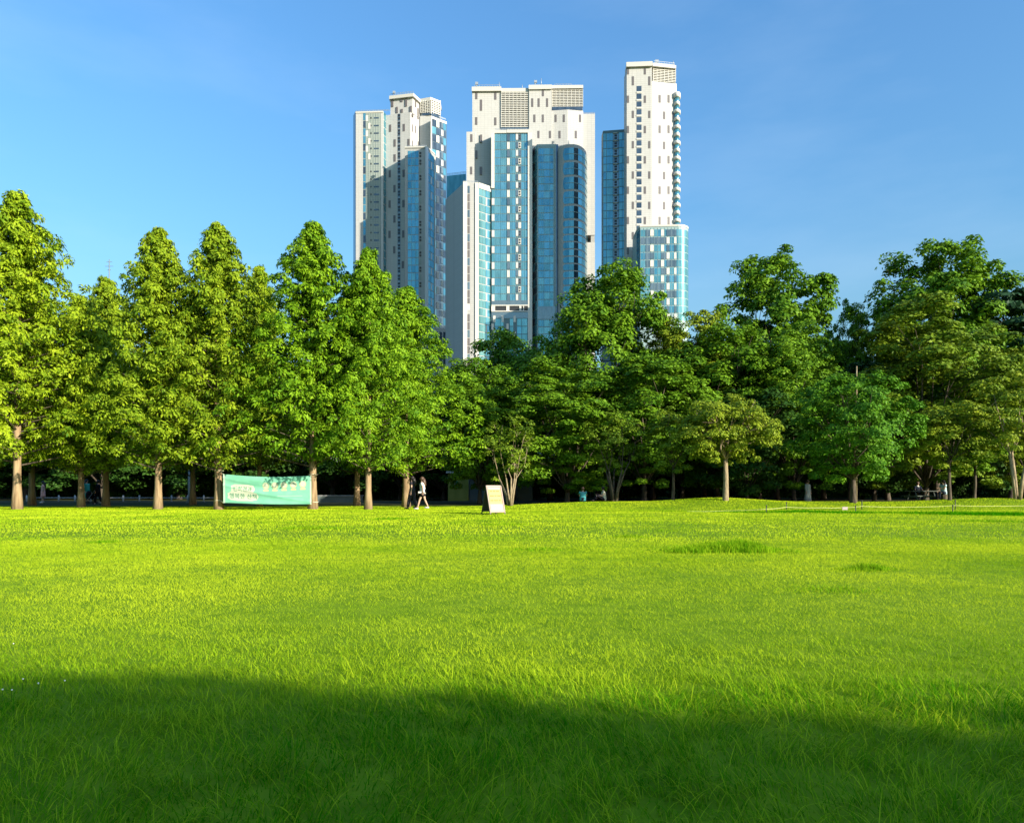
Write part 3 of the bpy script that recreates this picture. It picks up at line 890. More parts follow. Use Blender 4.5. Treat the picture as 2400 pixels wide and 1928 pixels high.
mast(T3, 1538, 255.60, 153, 141, True); mast(T3, 1578, 255.60, 153, 143)
for y in rows(202, 535, FLOOR):
    fB.pbox('window', M_gl_dark, T3, 1492, 1503.6, y, y + 12.6, 0.05)
    fB.pbox('window_sill', M_white, T3, 1491.5, 1504, y + 13, y + 16.6, 0.16)
slits(T3, fB, [(1471.8, 160, 5), (1511.4, 160, 5.2)], 150, 175, 300, 15)
slits(T3, fB, [(1483.3, 179.5, 5.2), (1521.8, 179.5, 5.2)], 150, 200, 300, 21)
slits(T3, fB, [(1471.8, 224.5, 5), (1511.4, 224.5, 5.2)], 200, 720, 71, 17)
slits(T3, fB, [(1483.3, 260, 5.2), (1521.8, 260, 5.2)], 200, 720, 71, 17)
slits(T3, fB2, [(1546, 223, 5.0), (1567, 223, 5.0)], 200, 720, 71.3, 18)
slits(T3, fB2, [(1556.5, 262, 5.0), (1577.5, 262, 5.0)], 200, 720, 70.5, 17.5)
# scalloped balconies on the right flank
for i, y in enumerate(rows(226, 520, FLOOR)):
    z = fB2.z(1586, y); c = P(1586, y, 254.70)
    rr = 1.45 if i % 2 == 0 else 1.25
    bm = bmesh.new(); bm_loft(bm, [((c.x - 0.15, c.y, z - 0.75), rr * 0.72, 2.0), ((c.x - 0.15, c.y, z - 0.45), rr, 2.2), ((c.x - 0.15, c.y, z + (0.9 if i == 0 else 0.3)), rr * 0.95, 2.2)], 16)
    obj('balcony_slab', bm, M_white, T3)
    bm = bmesh.new(); bm_loft(bm, [((c.x - 0.2, c.y, z - 2.9), rr * 0.80, 1.9), ((c.x - 0.2, c.y, z - 0.75), rr * 0.80, 1.9)], 6)
    obj('balcony_glass', bm, M_gl_blue, T3)
# glass base with a round corner
DP = [(1492, 241.20), (1500, 236.88), (1590, 236.16)]
arc = []
for k in range(1, 7):
    a = math.radians(90 * k / 6); rad = 4.0
    cx, cy = PX(1590, 236.16), 236.16 + rad
    q = (cx + rad * math.sin(a), cy - rad * math.cos(a)); arc.append((1200 + q[0] / q[1] * F, q[1]))
DP = DP + arc
zD = ZZ(531, 236.52)
prism('glass_base', M_mull, T3, DP, zD, depth=8)
prism('base_coping', M_clad_cap, T3, [(px - (0.6 if i < 2 else -0.6), d - 0.15) for i, (px, d) in enumerate(DP)], ZZ(527, 236.52), z0=zD - 0.02, depth=7)
fD = Face((1500, 236.88), (1590, 236.16))
colsD = [(1501, 1512), (1512.8, 1523.4), (1532.6, 1541), (1541.8, 1549), (1556.4, 1562), (1569.4, 1579.6), (1585.6, 1590)]
curtain(T3, fD, colsD, 538, 740, FLOOR * 0.985, 1.7, (M_gl_teal, M_gl_blue, M_gl_teal, M_gl_grey))
for i, y in enumerate(rows(538, 740, FLOOR * 0.985)):
    odd = i % 2
    for (a, b, w) in [(1523.9, 1532, 0), (1549.2, 1556, 0), (1562.2, 1569.2, 1), (1580, 1585.3, 1)]:
        fD.pbox('white_panel' if w == odd else 'glass_pane', M_white if w == odd else M_gl_grey, T3, a, b, y + 0.5, y + 15.2, 0.16)
mullions(T3, fD, 1501, 1590, 534, 740, 8.0, 0.10, 0.06)
full = [(1590, 236.16)] + arc
for i, y in enumerate(rows(538, 740, FLOOR * 0.985)):
    for k in range(6):
        fc = Face(full[k], full[k + 1])
        if full[k + 1][0] - full[k][0] > 0.4:
            z1 = fD.z(1545, y); z0 = fD.z(1545, y + 16.3)
            fc.box('glass_pane', (M_gl_teal, M_gl_green)[(i + k) % 2], T3, full[k][0] + 0.15, full[k + 1][0] - 0.15, z0, z1, 0.05, 0.3)
fDs = Face((1492, 241.20), (1500, 236.88))
curtain(T3, fDs, [(1492.6, 1499.5)], 542, 740, FLOOR, 1.8, (M_gl_dark, M_gl_grey))
towered(T3)

# ---- middle tower
T2 = empty('residential_tower', (PX(1240, 282), 282, 0))
tag(T2, 'broad middle tower pair with louvred tops, glass fronts and a curved bay', 'building', G_T)
fE = Face((1107, 283.2), (1240, 283.0))
prism('left_shaft', M_clad, T2, [(1107, 283.2), (1240, 283.0)], fE.z(1170, 214), depth=14)
prism('left_wing', M_clad, T2, [(1093.5, 284.6), (1107.2, 284.4)], ZZ(311, 284.5), depth=10)
fF = Face((1093.5, 282.9), (1116, 282.9))
fE.pbox('coping', M_clad_cap, T2, 1106, 1175, 206, 216, 0.8, 14)
fE.pbox('coping', M_clad_cap, T2, 1175, 1240, 208.5, 217.5, 0.5, 14)
louvres(T2, fE, 1175, 1239, 217.5, 300, 19, 7)
fE.pbox('roof_rim', M_gl_grey, T2, 1174, 1239, 300, 305, 0.3)
fE.pbox('left_wing_front', M_clad, T2, 1093.5, 1114, 310, 860, 0.35, 1.2)
railing(T2, fE, 1112, 1172, 206, 8); mast(T2, 1116, 284, 206, 193, True); mast(T2, 1170, 284, 206, 193); mast(T2, 1224, 284, 208, 199)
for px, y, h in [(1116.5, 217, 16), (1161, 217, 17), (1127.5, 234, 26), (1116.3, 275, 18), (1161, 276, 18)]:
    fE.pbox('slit_window', M_slit, T2, px - 2.7, px + 2.7, y, y + h, 0.08)
for px, y in [(1105, 316), (1127.5, 317), (1116.5, 354), (1104.5, 392), (1127, 392), (1116.5, 430)]:
    fE.pbox('slit_window', M_slit, T2, px - 2.6, px + 2.6, y, y + 18, 0.42)
# main glass front
fG = Face((1152, 278.2), (1247, 278.0))
prism('glass_front', M_mull_d, T2, [(1152, 278.2), (1247, 278.0)], fG.z(1200, 306), depth=4.5)
fG.pbox('frame_coping', M_clad_cap, T2, 1151.5, 1188, 306, 313, 0.35, 3); fG.pbox('frame_coping', M_clad_cap, T2, 1188, 1247.5, 305, 312.5, 0.45, 3)
fG.pbox('frame_column', M_white, T2, 1151.5, 1159, 313, 442, 0.5, 3); fG.pbox('frame_column', M_white, T2, 1237.2, 1247.5, 312.5, 860, 0.5, 3)
railing(T2, fG, 1160, 1240, 306, 5)
colsG = [(1159.5, 1173), (1173.6, 1187), (1195.5, 1199.5), (1200, 1208.5), (1222, 1229), (1229.6, 1236.8)]
curtain(T2, fG, colsG, 314.5, 706, 18.75, 1.7, (M_gl_teal, M_gl_blue, M_gl_blue, M_gl_teal))
curtain(T2, fG, [(1152.5, 1159.5)], 446, 706, 18.75, 1.7, (M_gl_teal, M_gl_blue))
for i, y in enumerate(rows(314.5, 700, 18.75)):
    odd = i % 2
    fG.pbox('white_panel' if odd else 'spandrel_panel', M_white if odd else M_gl_grey, T2, 1188.4, 1194.6, y + 0.4, y + 16.6, 0.2)
    fG.pbox('spandrel_panel' if odd else 'white_panel', M_gl_grey if odd else M_white, T2, 1209.2, 1214.4, y + 0.4, y + 14, 0.2)
    wf = fG.pbox('window_frame', M_white if odd else M_gl_grey, T2, 1215, 1221.2, y + 0.8, y + 14.5, 0.16)
    if i % 3 != 2:
        fG.pbox('window', M_dark, wf, 1216.2, 1220, y + 2.4, y + 6.4, 0.22); fG.pbox('window', M_dark, wf, 1216.2, 1220, y + 8.6, y + 12.6, 0.22)
for i, y in enumerate(rows(446, 700, 18.75)):
    if i % 2 == 1: fG.pbox('white_panel', M_white, T2, 1152.6, 1158.8, y + 0.5, y + 16, 0.25)
mullions(T2, fG, 1160, 1236, 314, 706, 4.75, 0.1, 0.05)
# refuge storey with open bays
fG.pbox('refuge_band', M_gl_grey, T2, 1152, 1237.2, 704, 715, 0.16)
fG.pbox('refuge_rim', M_white, T2, 1152, 1237.2, 715, 717.4, 0.5); fG.pbox('refuge_rim', M_white, T2, 1152, 1237.2, 728.6, 731, 0.5)
fG.pbox('refuge_recess', M_dark, T2, 1152, 1237.2, 717.4, 728.6, 0.2)
for a, b in [(1151.5, 1160.5), (1186.5, 1194), (1217, 1222), (1226, 1228)]:
    fG.pbox('refuge_pier', M_white, T2, a, b, 717.4, 728.6, 0.42)
fG.pbox('refuge_parapet', M_gl_grey, T2, 1152, 1237.2, 731, 746, 0.16)
curtain(T2, fG, [(1160, 1172), (1173, 1180), (1195, 1203), (1212, 1222), (1223, 1236)], 747, 860, 18.5, 1.7, (M_gl_teal, M_gl_blue, M_gl_teal))
for i, y in enumerate(rows(740, 860, 18.5)):
    for a in ((1156, 1175.5, 1203.5) if i % 2 == 0 else (1151.8, 1186.8)):
        fG.pbox('white_panel', M_white, T2, a, a + 5.5, y, y + 15, 0.24)
# lower left block
fH1 = Face((1044, 290.0), (1086, 274.4)); fH2 = Face((1086, 274.4), (1121, 274.9)); fH3 = Face((1121, 274.9), (1152, 279.0))
zH = ZZ(430, 274.6)
prism('lower_block', M_clad_grey, T2, [(1044, 290.0), (1086, 274.4), (1121, 274.9), (1152, 279.0)], zH, depth=3)
fH2.pbox('corner_column', M_white, T2, 1085.4, 1095, 427, 900, 0.4, 1.0); fH2.pbox('corner_column', M_white, T2, 1113.5, 1121.4, 429, 900, 0.4, 1.0)
fH3.box('frame_coping', M_clad_cap, T2, 1121.6, 1151, zH - 1.6, zH + 0.4, 0.3, 1.0)
for i, y in enumerate(rows(436, 880, 18.75)):
    if not (714 < y + 8 < 735):
        fH2.pbox('window', M_slit if i % 3 else M_gl_grey, T2, 1095.3, 1101, y, y + 17, 0.1)
fH2.pbox('refuge_panel', M_white, T2, 1095.3, 1101, 712, 727, 0.14)
prev = None
for i, y in enumerate(rows(440, 880, 18.75)):
    z1 = fH3.z(1121, y); z0 = fH3.z(1121, y + 17)
    fH3.box('glass_pane', M_gl_green, T2, 1122, 1130, z0, z1, 0.08); fH3.box('glass_pane', M_gl_green, T2, 1130.5, 1138, z0, z1, 0.08)
    fH3.box('white_panel' if i % 2 else 'glass_pane', M_white if i % 2 else M_gl_blue, T2, 1138.4, 1141, z0, z1, 0.14)
    fH3.box('glass_pane', (M_gl_teal, M_gl_blue)[i % 2], T2, 1141.4, 1151, z0, z1, 0.08)
railing(T2, fH2, 1086, 1120, 428, 5)
prism('rear_terrace_block', M_gl_teal, T2, [(1047, 296), (1092, 294)], ZZ(410, 295), depth=6)
railing(T2, Face((1047, 296), (1092, 294)), 1047, 1091, 410, 6)
# right half
fI1 = Face((1240, 282.2), (1293, 282.0)); fI2 = Face((1293, 283.0), (1367, 282.6)); fI3 = Face((1367, 284.4), (1395, 284.2))
prism('right_shaft', M_clad, T2, [(1240, 282.2), (1293, 282.0)], fI1.z(1265, 210), depth=14)
prism('right_shaft', M_clad, T2, [(1293, 283.0), (1330, 282.2), (1367, 283.2)], fI2.z(1330, 259), depth=12)
prism('louvre_house', M_clad_grey, T2, [(1294, 284.2), (1365.5, 284.0)], fI2.z(1330, 208), z0=140, depth=8)
fI1.pbox('coping', M_clad_cap, T2, 1239, 1293.5, 201, 211, 0.6, 13)
fLv = Face((1293, 284.0), (1367, 283.8))
fLv.pbox('coping', M_clad_cap, T2, 1293.5, 1366.5, 203, 210.5, 1.0, 9)
louvres(T2, fLv, 1294, 1366, 211, 252, 11, 8)
fLv.pbox('clerestory', M_gl_dark, T2, 1294, 1365, 252, 260, 0.5)
prism('right_wing', M_clad, T2, [(1367, 284.4), (1394.5, 284.2)], ZZ(267, 284.3), z0=ZZ(551, 284.3), depth=10)
prism('right_wing', M_clad, T2, [(1367, 284.4), (1394.5, 284.2)], ZZ(568, 284.3), depth=10)
prism('wing_pier', M_clad_grey, T2, [(1385, 284.6), (1394, 284.5)], ZZ(551, 284.3) + 0.02, z0=ZZ(568, 284.3) - 0.02, depth=9)
railing(T2, fI3, 1368, 1394, 267, 4); railing(T2, fI1, 1244, 1290, 201, 3); railing(T2, fLv, 1300, 1340, 203, 7)
mast(T2, 1254, 283, 201, 189, True); mast(T2, 1268.5, 283, 201, 184)
for px, y, h in [(1272.5, 212, 14), (1247.5, 231, 20), (1262.5, 231, 20), (1282.3, 231, 20), (1252.5, 269, 18), (1272.3, 269, 18), (1262, 307, 17), (1292 - 3, 307, 17)]:
    fI1.pbox('slit_window', M_slit, T2, px - 2.5, px + 2.5, y, y + h, 0.06)
fI2b = Face((1293, 283.0), (1330, 282.2)); fI2c = Face((1330, 282.2), (1367, 283.2))
for px, y in [(1302.2, 269), (1321.6, 269), (1311.5, 307)]:
    fI2b.pbox('slit_window', M_slit, T2, px - 2.5, px + 2.5, y, y + 17.5, 0.06)
for px, y in [(1359.5, 269), (1349.6, 307)]:
    fI2c.pbox('slit_window', M_slit, T2, px - 2.5, px + 2.5, y, y + 17.5, 0.06)
# right glass front
fJ0 = Face((1247.5, 281.0), (1259, 276.6)); fJ = Face((1259, 276.6), (1303, 276.4))
zJ = ZZ(338, 276.5)
prism('glass_front', M_mull, T2, [(1247.5, 281.0), (1259, 276.6), (1303, 276.4)], zJ, depth=3)
curtain(T2, fJ0, [(1248.2, 1254), (1254.4, 1258.6)], 346, 860, FLOOR, 1.5, (M_gl_dark, M_gl_blue))
curtain(T2, fJ, [(1262, 1275), (1275.6, 1288), (1288.6, 1297)], 348, 715, 16.9, 2.0, (M_gl_blue, M_gl_teal, M_gl_blue, M_gl_teal, M_gl_blue))
curtain(T2, fJ, [(1262, 1275), (1275.6, 1288), (1288.6, 1297)], 750, 860, 16.9, 2.0, (M_gl_blue, M_gl_teal))
fJ.pbox('refuge_band', M_gl_grey, T2, 1260, 1301, 718, 748, 0.1)
mullions(T2, fJ, 1260, 1300, 342, 860, 4.6, 0.13, 0.06)
fJg = Face((1303, 279.0), (1308, 279.0))
prism('recess_strip', M_gl_dark, T2, [(1303, 278.8), (1308.5, 278.8)], ZZ(339, 279), depth=3)
BAY = [(1308, 276.6), (1316, 275.2), (1324, 274.4), (1334, 273.9), (1345, 273.8), (1355, 274.5), (1363, 275.8), (1369, 277.6), (1373.5, 280.0), (1376, 283.0)]
prism('curved_bay', M_clad_grey, T2, BAY, ZZ(340, 274.5), depth=2)
yy = 348.0; i = 0
while yy < 820:
    tall = yy < 500
    hgt = 28.5 if tall else 13.8
    for k in range(1, 9):
        fc = Face(BAY[k], BAY[k + 1])
        a, b = BAY[k][0], BAY[k + 1][0]
        z1, z0 = ZZ(yy, 274.4), ZZ(yy + hgt, 274.4)
        m = (M_gl_blue, M_gl_blue, M_gl_teal, M_gl_dark, M_gl_blue, M_gl_green, M_gl_teal, M_gl_blue)[k - 1]
        if k == 1:                                          # rounded end of the window band
            A = fc.at(a + 4); B_ = fc.at(b + 0.05); L = (B_ - A).length; hh = (z1 - z0) / 2
            bm = bmesh.new(); vs = [bm.verts.new((L / 2, -0.1, -hh)), bm.verts.new((L / 2, -0.1, hh))]
            for q in range(9):
                t_ = math.pi / 2 + math.pi * q / 8
                vs.append(bm.verts.new((L / 2 - 0.02 + (L - 0.02) * math.cos(t_), -0.1, hh * math.sin(t_))))
            bm.faces.new(vs)
            r_ = bmesh.ops.extrude_face_region(bm, geom=bm.faces[:]); bmesh.ops.translate(bm, vec=(0, 0.15, 0), verts=[v for v in r_['geom'] if isinstance(v, bmesh.types.BMVert)])
            bmesh.ops.recalc_face_normals(bm, faces=bm.faces)
            o = obj('arched_pane', bm, m, T2); c = (A + B_) / 2; o.location = (c.x, c.y, (z0 + z1) / 2); o.rotation_euler = (0, 0, fc.ang)
        else:
            fc.box('glass_pane', m, T2, a - 0.02, b + 0.02, z0, z1, 0.07, 0.25)
        if tall and k > 1:
            zc = (z0 + z1) / 2; fc.box('transom', M_mull, T2, a, b, zc - 0.1, zc + 0.1, 0.14, 0.2)
    yy += 34.0 if tall else 17.0
towered(T2)

# ---- left tower
T1 = empty('residential_tower', (PX(940, 320.9), 320.9, 0))
tag(T1, 'left tower with stepped white shafts and a blue glass front block', 'building', G_T)
fK0 = Face((828, 325.44), (834, 320.92)); fK = Face((834, 320.92), (898, 320.24)); fK2 = Face((898, 320.24), (905, 323.18))
prism('left_block', M_clad, T1, [(828, 325.44), (834, 320.92), (898, 320.24), (905, 323.18)], ZZ(263, 320.92), depth=12)
fK.pbox('coping', M_clad_cap, T1, 833.5, 898, 261.5, 265, 0.2)
railing(T1, fK, 835, 912, 261.5, 4.5)
fK.pbox('tile_wall', M_tilewall, T1, 851.5, 892.5, 266, 860, 0.05)
fK0.pbox('side_glass', M_gl_dark, T1, 828.3, 833.6, 266, 860, 0.05)
for i, y in enumerate(rows(266, 860, FLOOR - 0.3)):
    fK.pbox('glass_pane', (M_gl_blue, M_gl_dark, M_gl_blue)[i % 3], T1, 851.6, 857, y, y + 16.2, 0.1)
    fK.pbox('window', M_dark, T1, 868, 871.2, y + 9, y + 12.8, 0.1)
    fK.pbox('window', M_gl_dark, T1, 876.5, 888, y + 9.3, y + 12.6, 0.1)
    fK2.pbox('glass_pane', M_gl_blue, T1, 899, 904.5, y, y + 16.2, 0.08)
    if i < 6:
        fK.pbox('white_panel', M_white, T1, (857.4 if i % 2 == 0 else 863), (863 if i % 2 == 0 else 868.4), y + 5, y + 19, 0.16)
mullions(T1, fK, 858, 892, 266, 860, 5.6, 0.11, 0.06, M_mull_d)
fL1 = Face((904, 323.18), (962, 320.47)); fL2 = Face((962, 320.47), (986, 327.13))
prism('center_shaft', M_clad, T1, [(904, 323.18), (962, 320.47), (986, 327.13)], ZZ(266, 321.48), depth=8)
fU1 = Face((913, 323.41), (967, 321.15)); fU2 = Face((967, 321.15), (988, 327.70))
prism('upper_shaft', M_clad, T1, [(915, 323.41), (967, 321.37), (987, 327.70)], ZZ(229, 322.05), z0=ZZ(267, 322.05), depth=6)
prism('coping', M_clad_cap, T1, [(912, 322.50), (969, 320.24), (990, 327.02)], ZZ(222, 321.48), z0=ZZ(229.5, 321.48), depth=7)
railing(T1, fU1, 914, 968, 222, 6); mast(T1, 922.5, 323.18, 222, 214, True)
for px, y, h in [(919.5, 234, 17), (941, 231, 8), (951.5, 232, 17.5), (930, 251, 14), (941.5, 256, 8), (962.5, 249, 15)]:
    fU1.pbox('slit_window', M_slit, T1, px - 2.5, px + 2.5, y, y + h, 0.1)
for px, y, h in [(974, 237, 14), (980, 254, 25), (967.5, 268, 6)]:
    fU2.pbox('slit_window', M_slit, T1, px - 1.2, px + 1.2, y, y + h, 0.1)
for px, y0 in [(914.3, 292.5), (946.5, 291), (925, 327), (957.5, 326), (925, 362), (913.5, 399), (946, 398), (924.5, 434), (913.2, 470), (945.5, 469), (924.5, 505), (913, 541), (945, 540), (924, 577), (944, 612)]:
    fL1.pbox('slit_window', M_slit, T1, px - 2.6, px + 2.6, y0, y0 + 17, 0.08)
for y in rows(267, 720, FLOOR - 0.3):
    ss = fL1.pbox('stair_strip', M_gl_grey, T1, 932, 938.5, y, y + 16.6, 0.05)
    fL1.pbox('window', M_dark, ss, 933, 937.8, y + 1.5, y + 6, 0.1); fL1.pbox('window', M_dark, ss, 933, 937.8, y + 8.5, y + 13, 0.1)
for px, y in [(966.5, 292), (973.5, 295), (966.5, 330), (980, 332)]:
    fL2.pbox('slit_window', M_slit, T1, px - 1.0, px + 1.0, y, y + 17, 0.08)
fV = Face((984, 325.89), (1009, 325.44)); prism('louvre_base', M_clad, T1, [(984, 325.89), (1009.5, 325.21)], ZZ(271, 325.44), depth=8)
fW1 = Face((986, 326.34), (1009, 324.99)); fW2 = Face((1009, 324.99), (1031, 328.15))
prism('louvre_house', M_clad_grey, T1, [(986.5, 326.80), (1009, 325.44), (1030.5, 328.60)], ZZ(235, 326.57), z0=ZZ(275, 326.57), depth=5)
prism('coping', M_clad_cap, T1, [(985, 326.12), (1009, 324.65), (1032, 327.93)], ZZ(230, 325.44), z0=ZZ(236.5, 325.44), depth=6)
louvres(T1, fW1, 986.5, 1008.5, 236.5, 266, 8, 4); louvres(T1, fW2, 1009.5, 1031, 236.5, 268, 8, 4)
fW1.pbox('clerestory', M_gl_dark, T1, 986.5, 1008.5, 266, 271.5, 0.3); fW2.pbox('clerestory', M_gl_dark, T1, 1009.5, 1031, 268, 276, 0.3)
# dark glass right flank
fN = Face((1010, 321.60), (1046, 326.80)); zN = ZZ(274, 322.05)
prism('right_flank', M_gl_grey, T1, [(1009.6, 321.60), (1046, 326.80)], zN, depth=3)
fN.box('coping', M_clad_cap, T1, 1009, 1046.4, zN - 0.9, zN + 0.15, 0.2); fN.pbox('corner_column', M_white, T1, 1009.2, 1011.6, 275, 860, 0.25)
railing(T1, fN, 1030, 1046, 279, 4)
for i, y in enumerate(rows(278, 765, FLOOR - 0.4)):
    z1, z0 = fN.z(1012, y), fN.z(1012, y + 16)
    fN.box('glass_pane', (M_gl_dark, M_gl_teal, M_gl_dark)[i % 3], T1, 1012, 1022, z0, z1, 0.08)
    if i % 2 == 0:
        fN.box('white_panel', M_white, T1, 1022.4, 1028.6, z0, z1, 0.25)
    else:
        fN.box('glass_pane', M_gl_dark, T1, 1022.4, 1028.6, z0, z1, 0.08)
    fN.box('glass_pane', M_gl_dark, T1, 1029, 1033, z0, z1, 0.08)
    fN.box('white_panel' if i % 2 else 'glass_pane', M_white if i % 2 else M_gl_grey, T1, 1033.4, 1038.2, z0 + 0.3, z1 - 0.2, 0.25)
    fN.box('glass_pane', (M_gl_blue, M_gl_dark)[i % 2], T1, 1039, 1045, z0, z1, 0.08)
prism('portal_block', M_clad, T1, [(1009, 318.66), (1047, 322.05)], ZZ(768, 319.79), depth=4)
fQ = Face((1009, 318.66), (1047, 322.05))
for a, b in [(1020, 1027), (1030, 1036), (1039, 1044)]:
    fQ.pbox('glass_pane', M_gl_dark, T1, a, b, 778, 860, 0.08)
# blue glass front block
fM = Face((949, 312.11), (1001, 311.88)); fM2 = Face((1001, 311.88), (1019, 318.21))
prism('front_block', M_clad_grey, T1, [(949, 312.11), (1001, 311.88), (1019, 318.21)], ZZ(347, 311.88), depth=3)
prism('coping', M_clad_cap, T1, [(948.4, 311.77), (1001, 311.43), (1019.6, 318.09)], ZZ(344, 311.88), z0=ZZ(347, 311.88) - 0.01, depth=2.5)
railing(T1, fM, 952, 1000, 344, 4)
curtain(T1, fM, [(956, 964.2), (964.8, 972.8), (973.4, 981)], 354, 860, FLOOR - 0.3, 1.6, (M_gl_blue, M_gl_blue, M_gl_teal))
for i, y in enumerate(rows(356, 860, FLOOR - 0.3)):
    if i % 2 == 1 or i % 5 == 0:
        fM.pbox('window', M_dark, T1, 983, 987.6, y + 1, y + 5.6, 0.1); fM.pbox('window', M_dark, T1, 983, 987.6, y + 8, y + 12.6, 0.1)
    else:
        fM.pbox('blind_panel', M_tilewall, T1, 983, 987.6, y + 1, y + 14, 0.1)
    z1, z0 = fM2.z(1003, y), fM2.z(1003, y + 16)
    fM2.box('glass_pane', M_gl_blue, T1, 1003.5, 1009, z0, z1, 0.08)
    fM2.box('white_panel' if i % 2 else 'glass_pane', M_white if i % 2 else M_gl_blue, T1, 1009.4, 1012, z0, z1, 0.16)
    fM2.box('glass_pane', M_gl_blue, T1, 1012.4, 1018, z0, z1, 0.08)
bm = bmesh.new(); q = P(1000, 400, 311.88); bm_tube(bm, [(q.x, q.y, -1), (q.x, q.y, ZZ(347, 311.88) - 0.05)], 0.75, 14)
obj('round_column', bm, M_white, T1)
fM2.pbox('corner_column', M_white, T1, 1017.2, 1019.3, 366, 860, 0.3)
towered(T1)

# ------------------------------------------------------------------ banner between two redwood trunks
M_mint = noisy('mint_cloth', (0.16, 0.45, 0.30), (0.21, 0.52, 0.36), 2, 0.8, 0.1)
M_hem = principled('pale_hem', (0.42, 0.58, 0.44), 0.8)
M_print_w = principled('print_cream', (0.52, 0.56, 0.42), 0.8, 0.1)
M_print_g = principled('print_green_grey', (0.10, 0.26, 0.17), 0.8, 0.1)
M_print_y = principled('print_yellow', (0.48, 0.50, 0.28), 0.8, 0.1)
M_rope = principled('pale_rope', (0.62, 0.56, 0.40), 0.8, 0.1)
BD = 37.65
TL, TR, BLc, BR = P(523, 1110.5, BD), P(729.5, 1114, BD), P(523.5, 1178, BD), P(730, 1181.5, BD)


def banner_pt(u, v, off=0.0):
    """u left to right, v top to bottom, 0..1"""
    top = TL.lerp(TR, u) + Vector((0, 0, -0.105 * math.sin(math.pi * u) ** 0.9)); bot = BLc.lerp(BR, u) + Vector((0, 0, -0.03 * math.sin(math.pi * u)))
    p = top.lerp(bot, v)
    w = 0.030 * math.sin(7.5 * (v - 0.30 * u) * 2.0 + 2.2 * u) * math.sin(math.pi * min(1, u * 1.15 + 0.03)) + 0.025 * math.exp(-((v - 0.12 - 0.55 * u + 0.25 * u * u) / 0.035) ** 2) * (1 - u) + 0.03 * math.exp(-((v - 0.38 - 0.55 * u) / 0.03) ** 2)
    p.y += -w - off - 0.08 * math.sin(math.pi * u)
    return p


def banner_sheet(name, mat, parent, u0, u1, v0, v1, nu, nv, off):
    V = [banner_pt(u0 + (u1 - u0) * i / nu, v0 + (v1 - v0) * j / nv, off) for j in range(nv + 1) for i in range(nu + 1)]
    Q = [(j * (nu + 1) + i, j * (nu + 1) + i + 1, (j + 1) * (nu + 1) + i + 1, (j + 1) * (nu + 1) + i) for j in range(nv) for i in range(nu)]
    me = bpy.data.meshes.new(name); me.from_pydata(V, [], Q); smooth(me)
    o = obj(name, me, mat, parent)
    if off == 0:
        o.modifiers.new('thickness', 'SOLIDIFY').thickness = 0.003
    return o


def banner_disc(name, mat, parent, u, v, ru, rv, off, bump=0.0, nb=0, sq=1.0):
    n, rings = 40, 6
    V = [banner_pt(u, v, off)]
    for k in range(1, rings + 1):
        for i in range(n):
            t = 2 * math.pi * i / n
            c, s_ = math.cos(t), math.sin(t)
            m = 1 + bump * math.cos(nb * t)
            V.append(banner_pt(u + ru * m * k / rings * math.copysign(abs(c) ** sq, c), v + rv * m * k / rings * math.copysign(abs(s_) ** sq, s_), off))
    Fc = [(0, 1 + i, 1 + (i + 1) % n) for i in range(n)]
    for k in range(rings - 1):
        a, b = 1 + k * n, 1 + (k + 1) * n
        Fc += [(a + i, b + i, b + (i + 1) % n, a + (i + 1) % n) for i in range(n)]
    me = bpy.data.meshes.new(name); me.from_pydata(V, [], Fc); smooth(me)
    return obj(name, me, mat, parent)


def text_mesh(txt, bold=0.0):
    cu = bpy.data.curves.new('lettering', 'FONT'); cu.body = txt; cu.size = 1.0; cu.align_x = 'CENTER'; cu.offset = bold; cu.resolution_u = 3
    o = bpy.data.objects.new('lettering', cu); COL.objects.link(o)
    me = bpy.data.meshes.new_from_object(o.evaluated_get(bpy.context.evaluated_depsgraph_get()))
    bpy.data.objects.remove(o); bpy.data.curves.remove(cu)
    return me


banner = empty('banner', P(626, 1181, BD)); tag(banner, 'mint green cloth banner tied between two redwood trunks', 'banner')
banner_sheet('cloth', M_mint, banner, 0, 1, 0, 1, 70, 26, 0)
banner_sheet('hem', M_hem, banner, 0.0, 0.022, 0, 1, 2, 26, 0.004); banner_sheet('hem', M_hem, banner, 0.984, 1.0, 0, 1, 2, 26, 0.004)
banner_disc('print_patch', M_print_w, banner, 0.225, 0.475, 0.135, 0.16, 0.006, 0.03, 9, 0.55)
banner_disc('print_patch', M_print_w, banner, 0.225, 0.735, 0.175, 0.17, 0.008, 0.035, 11, 0.6)
for txt, u, v, w, hgt in [('반려견과', 0.225, 0.475, 0.215, 0.19), ('행복한 산책', 0.228, 0.735, 0.315, 0.19)]:
    me = text_mesh(txt, 0.012)
    co = np.zeros(len(me.vertices) * 3, dtype=np.float32); me.vertices.foreach_get('co', co); co = co.reshape(-1, 3)
    mn, mx = co.min(0), co.max(0)
    for k, vtx in enumerate(me.vertices):
        a = (co[k, 0] - mn[0]) / (mx[0] - mn[0]) - 0.5; b = (co[k, 1] - mn[1]) / (mx[1] - mn[1]) - 0.5
        vtx.co = banner_pt(u + a * w, v - b * hgt, 0.011)
    obj('lettering', me, M_print_g, banner)
for i, u in enumerate((0.49, 0.592, 0.695, 0.80, 0.905)):
    banner_disc('round_badge', M_print_y, banner, u, 0.335 - 0.012 * i, 0.038, 0.125, 0.006)
    banner_disc('badge_face', M_print_w, banner, u, 0.32 - 0.012 * i, 0.029, 0.095, 0.009)
    banner_disc('badge_label', M_print_y, banner, u, 0.50 - 0.012 * i, 0.032, 0.035, 0.009, sq=0.4)
banner_sheet('print_line', M_hem, banner, 0.62, 0.90, 0.685, 0.70, 16, 1, 0.006)
